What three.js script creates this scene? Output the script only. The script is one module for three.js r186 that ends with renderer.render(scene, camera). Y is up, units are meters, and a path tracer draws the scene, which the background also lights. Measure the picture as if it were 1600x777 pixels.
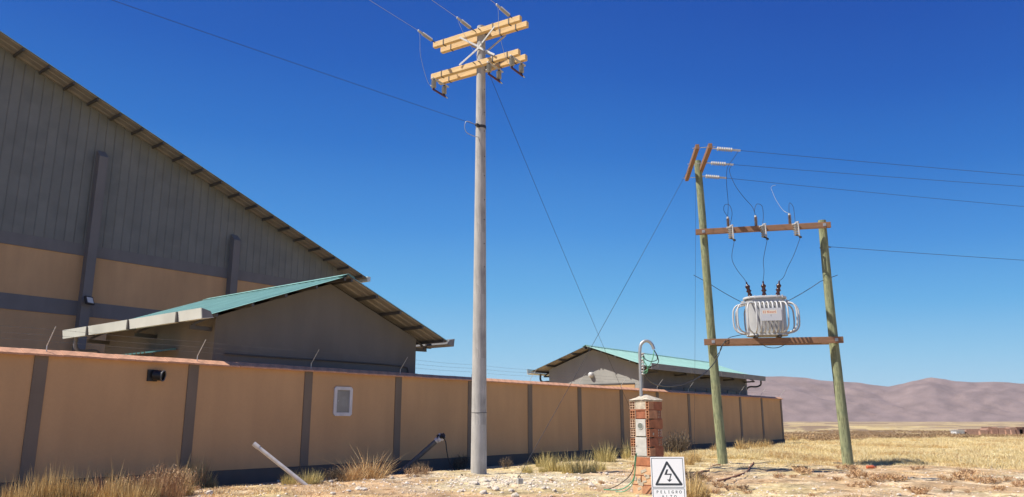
import * as THREE from 'three';
import { mergeGeometries } from 'three/addons/utils/BufferGeometryUtils.js';
import { RoundedBoxGeometry } from 'three/addons/geometries/RoundedBoxGeometry.js';

// ---------------------------------------------------------------- camera, sky, sun, exposure
const F = 1200, CX = 800, CY = 388.5, EYE = 1.27, PITCH = Math.atan((656.5 - CY) / F);
const sm = (a, b, x) => { const t = Math.min(1, Math.max(0, (x - a) / (b - a))); return t * t * (3 - 2 * t); };
const scene = new THREE.Scene();
const camera = new THREE.PerspectiveCamera(2 * Math.atan(CY / F) * 180 / Math.PI, 1600 / 777, 0.1, 20000);
camera.position.set(0, EYE, 0);
camera.rotation.set(PITCH, 0, 0);
const renderer = new THREE.WebGLRenderer({ antialias: true });
renderer.toneMapping = THREE.LinearToneMapping;
const EXPO = 1.4; renderer.toneMappingExposure = EXPO;
renderer.shadowMap.enabled = true;

const SUN_AZ = -104 * Math.PI / 180, SUN_EL = 53 * Math.PI / 180;
const sunDir = new THREE.Vector3(Math.sin(SUN_AZ) * Math.cos(SUN_EL), Math.sin(SUN_EL), -Math.cos(SUN_AZ) * Math.cos(SUN_EL));
const sun = new THREE.DirectionalLight(new THREE.Color().setRGB(1, 0.93, 0.82), 4.7);
sun.position.copy(sunDir).multiplyScalar(120).add(new THREE.Vector3(4, 0, -25));
sun.target.position.set(4, 0, -25);
sun.castShadow = true;
Object.assign(sun.shadow.camera, { left: -70, right: 70, top: 70, bottom: -70, near: 1, far: 300 });
sun.shadow.mapSize.set(4096, 4096);
sun.shadow.radius = 1;
scene.add(sun, sun.target);
{ // clear high-altitude sky: pale at the horizon, deep blue above, a soft brightening round the sun
  const w = 512, h = 256, d = new Float32Array(w * h * 4);
  const S = (r, g, b) => [r, g, b].map((c) => { c /= 255; return c <= 0.04045 ? c / 12.92 : ((c + 0.055) / 1.055) ** 2.4; });
  const stops = [[0, S(180, 214, 234)], [2.5, S(170, 210, 235)], [5, S(148, 200, 234)], [9, S(108, 177, 230)], [14, S(78, 148, 220)], [20, S(54, 119, 202)], [26, S(42, 98, 187)], [32, S(37, 85, 175)], [50, S(32, 76, 160)], [90, S(28, 66, 146)]];
  for (let j = 0; j < h; j++) for (let i = 0; i < w; i++) {
    const el = ((j + 0.5) / h - 0.5) * Math.PI, a = ((i + 0.5) / w - 0.5) * 2 * Math.PI;
    const dir = new THREE.Vector3(Math.cos(a) * Math.cos(el), Math.sin(el), Math.sin(a) * Math.cos(el));
    const away = sm(104, 140, Math.acos(Math.cos(Math.atan2(dir.x, -dir.z) - SUN_AZ)) * 180 / Math.PI);   // deeper blue on the side away from the sun
    const e = Math.max(0, el * 180 / Math.PI) * (1 + 0.2 * away);
    let k = 0; while (k < stops.length - 2 && e > stops[k + 1][0]) k++;
    const t = Math.min(1, (e - stops[k][0]) / (stops[k + 1][0] - stops[k][0]));
    const ang = Math.acos(Math.min(1, dir.dot(sunDir))) * 180 / Math.PI;
    const glow = 0.35 * Math.exp(-ang / 9) + 0.08 * Math.exp(-ang / 16);
    for (let c = 0; c < 3; c++) d[(j * w + i) * 4 + c] = (stops[k][1][c] * (1 - t) + stops[k + 1][1][c] * t + glow * [1, 0.97, 0.92][c]) / EXPO;
    d[(j * w + i) * 4 + 3] = 1;
  }
  const t = new THREE.DataTexture(d, w, h, THREE.RGBAFormat, THREE.FloatType);
  t.mapping = THREE.EquirectangularReflectionMapping; t.magFilter = THREE.LinearFilter; t.minFilter = THREE.LinearFilter; t.needsUpdate = true;
  scene.background = t; scene.environment = t;
}

// ---------------------------------------------------------------- helpers: random, noise, pixels, frames
function rng(seed) { let a = seed >>> 0; return () => { a = (a + 0x6D2B79F5) | 0; let t = Math.imul(a ^ (a >>> 15), 1 | a); t = (t + Math.imul(t ^ (t >>> 7), 61 | t)) ^ t; return ((t ^ (t >>> 14)) >>> 0) / 4294967296; }; }
const V = (x, y, z) => new THREE.Vector3(x, y, z);
const lerp = (a, b, t) => a + (b - a) * t;
function hash(i, j, p, seed) { i = ((i % p) + p) % p; j = ((j % p) + p) % p; let h = Math.imul(i, 374761393) + Math.imul(j, 668265263) + Math.imul(seed, 1442695041); h = Math.imul(h ^ (h >>> 13), 1274126177); h ^= h >>> 16; return (h >>> 0) / 4294967296; }
function vnoise(x, y, p, seed) { const i = Math.floor(x), j = Math.floor(y), f = x - i, g = y - j, u = f * f * (3 - 2 * f), v = g * g * (3 - 2 * g); return lerp(lerp(hash(i, j, p, seed), hash(i + 1, j, p, seed), u), lerp(hash(i, j + 1, p, seed), hash(i + 1, j + 1, p, seed), u), v); }
function fbm(x, y, p, seed, o = 5) { let s = 0, a = 0.5, n = 0; for (let k = 0; k < o; k++) { s += a * vnoise(x, y, p, seed + k); n += a; x *= 2; y *= 2; p *= 2; a *= 0.5; } return s / n; }
const N2 = (x, z, seed, o = 4) => fbm(x + 512, z + 512, 65536, seed, o);

function ray(px, py) { const v = V((px - CX) / F, -(py - CY) / F, -1); const c = Math.cos(PITCH), s = Math.sin(PITCH); return V(v.x, v.y * c - v.z * s, v.y * s + v.z * c); }
const atZ = (px, py, D) => { const r = ray(px, py); return r.multiplyScalar(D / -r.z).add(V(0, EYE, 0)); };
const atY = (px, py, Y) => { const r = ray(px, py); return r.multiplyScalar((Y - EYE) / r.y).add(V(0, EYE, 0)); };
// frame of the compound: s along the long wall, n out of it towards the open ground
const AZ = 38.15 * Math.PI / 180, U = V(Math.sin(AZ), 0, -Math.cos(AZ)), NN = V(Math.cos(AZ), 0, Math.sin(AZ)), ORG = V(-7.95, 0, -13.06), TURN = Math.PI / 2 - AZ;
const W = (s, y, n) => ORG.clone().addScaledVector(U, s).addScaledVector(NN, n).setY(y);
const toSN = (x, z) => [(x - ORG.x) * U.x + (z - ORG.z) * U.z, (x - ORG.x) * NN.x + (z - ORG.z) * NN.z];
const onN = (px, py, n) => { const r = ray(px, py), c = V(0, EYE, 0).sub(ORG), t = (n - c.dot(NN)) / r.dot(NN), p = r.multiplyScalar(t).add(V(0, EYE, 0)); return { s: p.clone().sub(ORG).dot(U), y: p.y, p }; };

// the lie of the land
const POLE = atZ(748, 742, 16.8);
function land(x, z) {
  const D = Math.hypot(x, z), [s, n] = toSN(x, z);
  let h = 0.13 * sm(0.7, 2.3, n);
  h += (N2(x * 0.45, z * 0.45, 11) - 0.5) * 0.14 * sm(0.6, 3, n) + (N2(x * 1.9, z * 1.9, 17) - 0.5) * 0.06 * sm(0.3, 1.5, n);
  if (D < 40) h += (N2(x * 5.2, z * 5.2, 19, 3) - 0.5) * 0.045 * sm(0.4, 1.6, n) * sm(40, 26, D);
  h += 0.07 * Math.exp(-((x - POLE.x) ** 2 + (z - POLE.z) ** 2) / 1.6);
  if (D < 12) h -= 0.4 * sm(12, 5, D);
  h -= 0.16 * sm(9.5, 14, x) * sm(27, 20, -z) * (z < 0 ? 1 : 0);
  h -= 3.3 * sm(46, 230, D);
  if (D > 60) h += (N2(x * 0.02, z * 0.02, 23) - 0.5) * 1.2 * sm(60, 200, D);
  return h;
}
function gnd(px, py) { let Y = 0.1, p; for (let k = 0; k < 14; k++) { p = atY(px, py, Y); Y = lerp(Y, land(p.x, p.z), 0.7); } return p.setY(land(p.x, p.z)); }

// ---------------------------------------------------------------- textures and materials
const toS = (c) => 255 * (c <= 0.0031308 ? 12.92 * c : 1.055 * c ** (1 / 2.4) - 0.055);
function tex(size, fn, { srgb = true, h = size } = {}) {
  const d = new Uint8Array(size * h * 4);
  for (let j = 0; j < h; j++) for (let i = 0; i < size; i++) {
    const v = fn(i / size, j / h), a = Array.isArray(v) ? v : [v, v, v], k = (j * size + i) * 4;
    for (let c = 0; c < 3; c++) d[k + c] = Math.max(0, Math.min(255, srgb ? toS(Math.max(0, a[c])) : 255 * a[c]));
    d[k + 3] = 255;
  }
  const t = new THREE.DataTexture(d, size, h, THREE.RGBAFormat); t.wrapS = t.wrapT = THREE.RepeatWrapping; t.magFilter = THREE.LinearFilter; t.minFilter = THREE.LinearMipmapLinearFilter; t.generateMipmaps = true;
  if (srgb) t.colorSpace = THREE.SRGBColorSpace; t.needsUpdate = true; return t;
}
const rep = (t, m) => { const c = t.clone(); c.repeat.set(1 / m, 1 / m); c.needsUpdate = true; return c; };
const T = {
  plaster: tex(512, (u, v) => 0.80 + 0.17 * (fbm(u * 3, v * 3, 3, 3, 5) - 0.5) + 0.12 * (fbm(u * 14, v * 2, 14, 4, 3) - 0.5) + 0.025 * (vnoise(u * 128, v * 128, 128, 9) - 0.5)),
  plasterB: tex(512, (u, v) => 0.5 + 0.5 * (fbm(u * 32, v * 32, 32, 5, 4) - 0.5) + 0.3 * (vnoise(u * 200, v * 200, 200, 8) - 0.5), { srgb: false }),
  concrete: tex(512, (u, v) => { const st = fbm(u * 24, v * 2, 24, 31, 4) ; const pit = vnoise(u * 90, v * 90, 90, 32) > 0.9 ? 0.75 : 1; const blot = fbm(u * 5, v * 3, 5, 34, 4) > 0.6 ? 0.82 : 1; return [1, 0.985, 0.95].map((c) => c * pit * blot * (0.50 + 0.62 * st + 0.34 * (fbm(u * 6, v * 6, 6, 33) - 0.5))); }),
  wood: tex(512, (u, v) => { const w = fbm(u * 3, v * 40, 40, 41, 4), l = Math.abs(Math.sin((v * 22 + w * 2.2) * Math.PI)); const a = 0.66 + 0.24 * l + 0.22 * (fbm(u * 8, v * 120, 120, 42, 3) - 0.5); return [a, a * 0.97, a * 0.93]; }),
  bark: tex(512, (u, v) => { const g = fbm(u * 26, v * 3, 26, 51, 5), k = fbm(u * 5, v * 5, 5, 52, 4), crack = vnoise(u * 60, v * 5, 60, 53) > 0.8 ? 0.5 : 1; return [(0.45 + 0.75 * g) * (0.75 + 0.55 * k), (0.45 + 0.75 * g) * (0.80 + 0.42 * k), (0.45 + 0.7 * g) * (0.8 + 0.35 * k)].map((c) => c * crack); }),
  metal: tex(256, (u, v) => 0.82 + 0.3 * (fbm(u * 6, v * 6, 6, 61, 5) - 0.5)),
  clay: tex(256, (u, v) => { const a = 0.72 + 0.55 * (fbm(u * 8, v * 8, 8, 71, 5) - 0.5), b = vnoise(u * 60, v * 60, 60, 72) > 0.88 ? 0.15 : 0; return [a + b, a + b * 1.1, a + b * 1.2]; }),
  mortar: tex(256, (u, v) => { const a = 0.72 + 0.7 * (fbm(u * 10, v * 10, 10, 76, 5) - 0.5); return [a, a * 0.98, a * 0.94]; }),
  soil: tex(1024, (u, v) => { const a = fbm(u * 6, v * 6, 6, 81, 7), s1 = vnoise(u * 44, v * 44, 44, 83), s2 = vnoise(u * 70, v * 70, 70, 84), s3 = vnoise(u * 130, v * 130, 130, 86), d = vnoise(u * 36, v * 36, 36, 87); const m = 0.56 + 0.85 * (a - 0.5) + 0.16 * (vnoise(u * 24, v * 24, 24, 85) - 0.5); let c = [m, m * 0.985, m * 0.96]; if (s1 > 0.78) c = c.map((q, k) => q + [0.24, 0.25, 0.28][k] * sm(0.78, 0.86, s1)); if (s2 > 0.8) c = c.map((q, k) => q + [0.2, 0.21, 0.24][k]); if (s3 > 0.84) c = c.map((q) => q + 0.16); if (d > 0.74) c = c.map((q, k) => q * (1 - [0.38, 0.46, 0.55][k] * sm(0.74, 0.84, d))); return c; }),
  soilB: tex(1024, (u, v) => 0.45 + 0.5 * (fbm(u * 12, v * 12, 12, 91, 7) - 0.5) + 0.25 * sm(0.78, 0.86, vnoise(u * 44, v * 44, 44, 83)) + (vnoise(u * 70, v * 70, 70, 84) > 0.8 ? 0.2 : 0), { srgb: false }),
  hill: tex(1024, (u, v) => { const a = fbm(u * 10, v * 10, 10, 95, 6); const s = vnoise(u * 220, v * 220, 220, 96) > 0.74 ? 0.84 : 1; const m = (0.66 + 0.4 * (a - 0.5)) * s; return [m, m, m]; }),
};
const C3 = (r, g, b) => new THREE.Color().setRGB(r, g, b);
function mat(rgb, o = {}) {
  const { map, m = 1, bump, bs = 0, rough = 0.85, metal = 0, ...rest } = o;
  const p = { color: C3(...rgb), roughness: rough, metalness: metal, ...rest };
  if (map) p.map = rep(T[map], m);
  if (bump) { p.bumpMap = rep(T[bump], m); p.bumpScale = bs; }
  return new THREE.MeshStandardMaterial(p);
}
const M = {
  beige: mat([0.69, 0.415, 0.205], { map: 'plaster', m: 3.7, bump: 'plasterB', bs: 0.0012, rough: 0.92 }),
  grey: mat([0.25, 0.195, 0.145], { map: 'plaster', m: 1.7, bump: 'plasterB', bs: 0.0015, rough: 0.92 }),
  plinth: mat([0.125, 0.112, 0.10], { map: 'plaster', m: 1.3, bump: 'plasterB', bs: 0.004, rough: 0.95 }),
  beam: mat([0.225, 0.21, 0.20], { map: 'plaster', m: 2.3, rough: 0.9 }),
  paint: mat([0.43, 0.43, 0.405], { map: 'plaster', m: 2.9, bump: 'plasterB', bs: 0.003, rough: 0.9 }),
  render: mat([0.215, 0.195, 0.17], { map: 'plaster', m: 2.9, bump: 'plasterB', bs: 0.003, rough: 0.9 }),  // same grey paint as above, darkened: shade put into the wall colour
  clad: mat([0.215, 0.21, 0.18], { map: 'metal', m: 2.7, rough: 0.55 }),
  teal: mat([0.25, 0.49, 0.44], { map: 'metal', m: 2.2, rough: 0.55 }),
  under: mat([0.36, 0.33, 0.29], { map: 'metal', m: 1.9, rough: 0.6 }),
  steel: mat([0.10, 0.095, 0.09], { map: 'metal', m: 1.1, rough: 0.6 }),
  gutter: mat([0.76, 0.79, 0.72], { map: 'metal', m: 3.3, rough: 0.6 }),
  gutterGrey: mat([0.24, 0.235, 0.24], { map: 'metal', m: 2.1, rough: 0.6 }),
  coping: mat([0.84, 0.45, 0.27], { map: 'clay', m: 0.9, rough: 0.9 }),
  concrete: mat([0.57, 0.56, 0.545], { map: 'concrete', m: 1.4, bump: 'concrete', bs: 0.004, rough: 0.9 }),
  armWood: mat([0.90, 0.64, 0.32], { map: 'wood', m: 1.1, bump: 'wood', bs: 0.001, rough: 0.8 }),
  oldWood: mat([0.33, 0.185, 0.11], { map: 'wood', m: 0.9, bump: 'wood', bs: 0.002, rough: 0.85 }),
  pole: mat([0.29, 0.32, 0.19], { map: 'bark', m: 0.9, bump: 'bark', bs: 0.006, rough: 0.85 }),
  galv: mat([0.58, 0.58, 0.57], { map: 'metal', m: 0.5, rough: 0.4, metal: 0.55 }),
  pale: mat([0.66, 0.65, 0.62], { map: 'metal', m: 0.5, rough: 0.5, metal: 0.15 }),
  darkSteel: mat([0.06, 0.055, 0.05], { rough: 0.5, metal: 0.4 }),
  porcelain: mat([0.34, 0.34, 0.33], { rough: 0.3 }),
  greyRubber: mat([0.44, 0.42, 0.39], { rough: 0.55 }),
  brownIns: mat([0.20, 0.135, 0.095], { rough: 0.35 }),
  bushing: mat([0.055, 0.022, 0.018], { rough: 0.18 }),
  fuse: mat([0.10, 0.022, 0.016], { rough: 0.4 }),
  wire: mat([0.045, 0.045, 0.05], { rough: 0.6, metal: 0.2 }),
  barb: mat([0.16, 0.15, 0.14], { rough: 0.6, metal: 0.3 }),
  alu: mat([0.50, 0.51, 0.53], { rough: 0.4, metal: 0.6 }),
  tank: mat([0.68, 0.69, 0.70], { map: 'metal', m: 1.2, rough: 0.42 }),
  tankShaded: mat([0.50, 0.51, 0.52], { map: 'metal', m: 1.2, rough: 0.45 }),  // tank grey darkened to paint in shade between the cooling tubes
  clay: mat([0.55, 0.215, 0.105], { map: 'clay', m: 0.5, bump: 'clay', bs: 0.003, rough: 0.92 }),
  clayB: mat([0.46, 0.17, 0.09], { map: 'clay', m: 0.43, bump: 'clay', bs: 0.003, rough: 0.92 }),
  clayC: mat([0.66, 0.32, 0.17], { map: 'clay', m: 0.47, bump: 'clay', bs: 0.003, rough: 0.92 }),
  ruin: mat([0.60, 0.37, 0.275], { map: 'clay', m: 1.7, rough: 0.95 }),
  ruinB: mat([0.53, 0.31, 0.23], { map: 'clay', m: 1.9, rough: 0.95 }),
  clayE: mat([0.80, 0.56, 0.40], { map: 'mortar', m: 0.47, bump: 'clay', bs: 0.003, rough: 0.92 }),
  clayD: mat([0.84, 0.52, 0.30], { map: 'clay', m: 0.47, bump: 'clay', bs: 0.003, rough: 0.92 }),
  mortar: mat([0.74, 0.66, 0.54], { map: 'mortar', m: 0.55, bump: 'mortar', bs: 0.012, rough: 0.95 }),
  boxPaint: mat([0.66, 0.65, 0.60], { map: 'metal', m: 0.4, rough: 0.5 }),
  white: mat([0.76, 0.76, 0.76], { map: 'metal', m: 1.2, rough: 0.45 }),
  frameWhite: mat([0.80, 0.77, 0.76], { map: 'plaster', m: 0.6, rough: 0.8 }),
  doorGrey: mat([0.34, 0.33, 0.30], { map: 'metal', m: 0.8, rough: 0.55 }),
  pvc: mat([0.74, 0.69, 0.64], { map: 'metal', m: 0.35, rough: 0.5 }),
  black: mat([0.018, 0.018, 0.02], { rough: 0.5 }),
  greyPlastic: mat([0.14, 0.14, 0.145], { map: 'metal', m: 0.4, rough: 0.45 }),
  green: mat([0.12, 0.36, 0.20], { rough: 0.5 }),
  orange: mat([0.50, 0.12, 0.05], { rough: 0.5 }),
  root: mat([0.34, 0.16, 0.09], { rough: 0.9 }),
  lampGlass: mat([0.70, 0.68, 0.62], { rough: 0.25 }),
  pane: mat([0.03, 0.033, 0.036], { rough: 0.45 }),
  glassDark: mat([0.20, 0.22, 0.20], { rough: 0.08 }),
  straw: new THREE.MeshStandardMaterial({ vertexColors: true, color: C3(1, 1, 1), roughness: 0.9, side: THREE.DoubleSide }),
  twig: new THREE.MeshStandardMaterial({ vertexColors: true, color: C3(1, 1, 1), roughness: 0.95, side: THREE.DoubleSide }),
  stone: mat([0.86, 0.78, 0.68], { map: 'mortar', m: 0.4, bump: 'mortar', bs: 0.008, rough: 0.95 }),
};

// ---------------------------------------------------------------- scene-graph helpers
const used = {};
function numbered(name) { const k = used[name] = (used[name] ?? -1) + 1; return k ? `${name}_${String(k).padStart(3, '0')}` : name; }
function info(o, label, category, group, kind) { o.userData.label = label; if (category) o.userData.category = category; if (group) o.userData.group = group; if (kind) o.userData.kind = kind; return o; }
function thing(name, label, category, pos = V(0, 0, 0), turn = 0, group) { const g = new THREE.Group(); g.name = numbered(name); g.position.copy(pos); g.rotation.y = turn; info(g, label, category, group); scene.add(g); g.updateMatrixWorld(); return g; }
function shade(o) { o.castShadow = o.receiveShadow = true; return o; }
function part(parent, name, geo, m, label) { if (Array.isArray(geo)) geo = join(geo); const o = shade(new THREE.Mesh(geo, m)); o.name = name; if (label) o.userData.label = label; parent.add(o); return o; }
function single(name, label, category, geo, m, group) { if (Array.isArray(geo)) geo = join(geo); geo.computeBoundingBox(); const b = geo.boundingBox, c = V((b.min.x + b.max.x) / 2, b.min.y, (b.min.z + b.max.z) / 2); geo.translate(-c.x, -c.y, -c.z); const o = shade(new THREE.Mesh(geo, m)); o.name = numbered(name); o.position.copy(c); info(o, label, category, group); scene.add(o); return o; }
function copyOf(src, pos, turn, scale, label) { const c = src.clone(); c.name = numbered(src.userData.base ?? src.name); c.position.copy(pos); c.rotation.y = turn; if (scale) (Array.isArray(scale) ? c.scale.set(...scale) : c.scale.setScalar(scale)); c.userData = { ...src.userData }; if (label) c.userData.label = label; scene.add(c); return c; }
const join = (a) => mergeGeometries(a.map((g) => { g = g.index ? g.toNonIndexed() : g; for (const k of Object.keys(g.attributes)) if (!['position', 'normal', 'uv'].includes(k)) g.deleteAttribute(k); return g; }));
function uvBox(g) { g = g.index ? g.toNonIndexed() : g; g.computeVertexNormals(); const p = g.attributes.position, n = g.attributes.normal, uv = new Float32Array(p.count * 2); for (let i = 0; i < p.count; i++) { const ax = Math.abs(n.getX(i)), ay = Math.abs(n.getY(i)), az = Math.abs(n.getZ(i)); const x = p.getX(i), y = p.getY(i), z = p.getZ(i); const [a, b] = ax > ay && ax > az ? [z, y] : ay > az ? [x, z] : [x, y]; uv[2 * i] = a; uv[2 * i + 1] = b; } g.setAttribute('uv', new THREE.BufferAttribute(uv, 2)); return g; }
const box = (x0, x1, y0, y1, z0, z1) => { const g = new THREE.BoxGeometry(x1 - x0, y1 - y0, z1 - z0); g.translate((x0 + x1) / 2, (y0 + y1) / 2, (z0 + z1) / 2); return uvBox(g); };
const rbox = (x0, x1, y0, y1, z0, z1, r = 0.01) => { const g = new RoundedBoxGeometry(x1 - x0, y1 - y0, z1 - z0, 2, r); g.translate((x0 + x1) / 2, (y0 + y1) / 2, (z0 + z1) / 2); const n = g.attributes.normal?.clone(), k = !g.index; g.computeBoundingBox(); const h = uvBox(g.clone()); if (k && n) h.setAttribute('normal', n); return h; };
// a squared bar from p to q, its long side along local x so that wood grain follows it
function bar(p, q, w, h, r = 0.006) { const d = q.clone().sub(p), L = d.length(); let g = new RoundedBoxGeometry(L, h, w, 2, Math.min(r, w / 2.5, h / 2.5)); const n = g.attributes.normal.clone(); g = uvBox(g); if (n.count === g.attributes.position.count) g.setAttribute('normal', n); const x = d.normalize(), z = V(0, 1, 0).cross(x).negate(); if (z.lengthSq() < 1e-6) z.set(0, 0, 1); z.normalize(); const y = z.clone().cross(x); g.applyMatrix4(new THREE.Matrix4().makeBasis(x, y, z).setPosition(p.clone().add(q).multiplyScalar(0.5))); return g; }
function rod(p, q, r0, r1 = r0, seg = 12, hs = 1) { const L = p.distanceTo(q); const g = new THREE.CylinderGeometry(r1, r0, L, seg, hs); const uv = g.attributes.uv; for (let i = 0; i < uv.count; i++) uv.setXY(i, uv.getX(i) * 2 * Math.PI * r0, uv.getY(i) * L); g.applyQuaternion(new THREE.Quaternion().setFromUnitVectors(V(0, 1, 0), q.clone().sub(p).normalize())); const c = p.clone().add(q).multiplyScalar(0.5); g.translate(c.x, c.y, c.z); return g; }
function tube(pts, r, seg = 8, n) { const c = new THREE.CatmullRomCurve3(pts, false, 'centripetal'); return new THREE.TubeGeometry(c, n ?? Math.max(8, pts.length * 6), r, seg); }
function span(p, q, sag, r, seg = 5, n = 28) { const a = []; for (let i = 0; i <= n; i++) { const t = i / n; a.push(p.clone().lerp(q, t).add(V(0, -4 * sag * t * (1 - t), 0))); } return new THREE.TubeGeometry(new THREE.CatmullRomCurve3(a), n, r, seg); }
function lathe(prof, seg = 16) { return new THREE.LatheGeometry(prof.map(([r, y]) => new THREE.Vector2(r, y)), seg); }
function place(g, p, axis = V(0, 1, 0)) { g = g.clone(); g.applyQuaternion(new THREE.Quaternion().setFromUnitVectors(V(0, 1, 0), axis.clone().normalize())); g.translate(p.x, p.y, p.z); return g; }
// ribbed insulator body along +y from 0 to L
function sheds(L, rIn, rOut, n) { const p = [[0, 0], [rIn, 0]]; for (let k = 0; k < n; k++) { const y = (k + 0.3) / n * L, t = L / n; p.push([rIn, y], [rOut, y + t * 0.12], [rOut, y + t * 0.24], [rIn, y + t * 0.5]); } p.push([rIn, L], [0, L]); return lathe(p, 14); }
function prism(pts, z0, z1) { const s = new THREE.Shape(pts.map(([x, y]) => new THREE.Vector2(x, y))); const g = new THREE.ExtrudeGeometry(s, { depth: z1 - z0, bevelEnabled: false }); g.translate(0, 0, z0); return uvBox(g); }

// ---------------------------------------------------------------- ground
{
  const az = []; for (let a = -180; a < -48; a += 4) az.push(a); for (let a = -48; a <= 48; a += 0.22) az.push(a); for (let a = 52; a <= 180; a += 4) az.push(a); az[az.length - 1] = 180;
  const rr = [0.01]; let r = 1.2; while (r < 10) { rr.push(r); r *= 1.2; } while (r < 48) { rr.push(r); r *= 1.0085; } while (r < 300) { rr.push(r); r *= 1.03; } while (r < 12000) { rr.push(r); r *= 1.12; }
  const pos = [], col = [], uv = [], idx = [], na = az.length;
  const soil = [0.87, 0.69, 0.35], pale = [1.0, 0.905, 0.66], straw = [0.92, 0.72, 0.32], scrub = [0.42, 0.295, 0.175], rust = [0.74, 0.49, 0.27];
  const mix = (a, b, t) => a.map((q, k) => q + (b[k] - q) * t);
  for (const R of rr) for (const A of az) {
    const x = R * Math.sin(A * Math.PI / 180), z = -R * Math.cos(A * Math.PI / 180);
    pos.push(x, land(x, z), z); uv.push(x / 2.3, z / 2.3);
    let c = soil; const n1 = N2(x * 0.35, z * 0.35, 101), n2 = N2(x * 1.3, z * 1.3, 103), [s, n] = toSN(x, z);
    c = mix(c, rust, Math.min(1, sm(0.42, 0.62, n1) * 0.85 + 0.75 * sm(-0.5, -3.2, x) * sm(0.3, 0.6, n2)));
    c = mix(c, pale, sm(0.50, 0.66, n2) * 0.3);
    const heap = Math.exp(-(((x + 0.35) / 2.6) ** 2 + ((z + 15.2) / 1.5) ** 2)); c = mix(c, pale, Math.min(1, heap * 1.15) * sm(0.3, 0.6, n2));
    const track = sm(1.7, 0.4, Math.abs(-z - 15.6 - 0.12 * (x - 8))) * sm(4, 8, x); c = mix(c, pale, track * 0.35 * sm(0.3, 0.6, n2));
    const zz = -z + 9 * (N2(x * 0.06, z * 0.06, 119) - 0.5) * Math.min(1, R / 40), patch = N2(x * 0.05, z * 0.012, 107);
    if (zz > 20 && x > 0) c = mix(c, straw, sm(20.5, 24.5, zz) * sm(1, 5, x) * sm(0.36, 0.56, n1 + 0.06) * 0.85);
    if (R > 44) c = mix(c, scrub, sm(0.40, 0.50, patch) * sm(50, 58, zz)); // patches of dark scrub litter past the straw field
    if (R > 200) { c = mix(c, [0.70, 0.53, 0.31], sm(0.50, 0.56, N2(x * 0.003, z * 0.009, 113)) * 0.8); c = mix(c, [0.46, 0.34, 0.24], sm(0.55, 0.61, N2(x * 0.0035, z * 0.011, 117)) * 0.7); }
    col.push(...c);
  }
  for (let j = 0; j < rr.length - 1; j++) for (let i = 0; i < na - 1; i++) { const a = j * na + i; idx.push(a, a + na, a + 1, a + 1, a + na, a + na + 1); }
  const g = new THREE.BufferGeometry(); g.setAttribute('position', new THREE.Float32BufferAttribute(pos, 3)); g.setAttribute('color', new THREE.Float32BufferAttribute(col, 3)); g.setAttribute('uv', new THREE.Float32BufferAttribute(uv, 2)); g.setIndex(idx.map((v, k) => v)); g.computeVertexNormals();
  if (g.attributes.normal.getY(na * 20 + 60) < 0) { for (let k = 0; k < idx.length; k += 3) { const t = idx[k]; idx[k] = idx[k + 1]; idx[k + 1] = t; } g.setIndex(idx); g.computeVertexNormals(); }
  const m = new THREE.MeshStandardMaterial({ vertexColors: true, map: T.soil, bumpMap: T.soilB, bumpScale: 0.04, roughness: 0.97 });
  const o = new THREE.Mesh(g, m); o.name = 'ground'; o.receiveShadow = true; info(o, 'dry sandy ground with pebbles and straw running to the foot of the hills', 'ground', null, 'structure'); scene.add(o);
}
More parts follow.
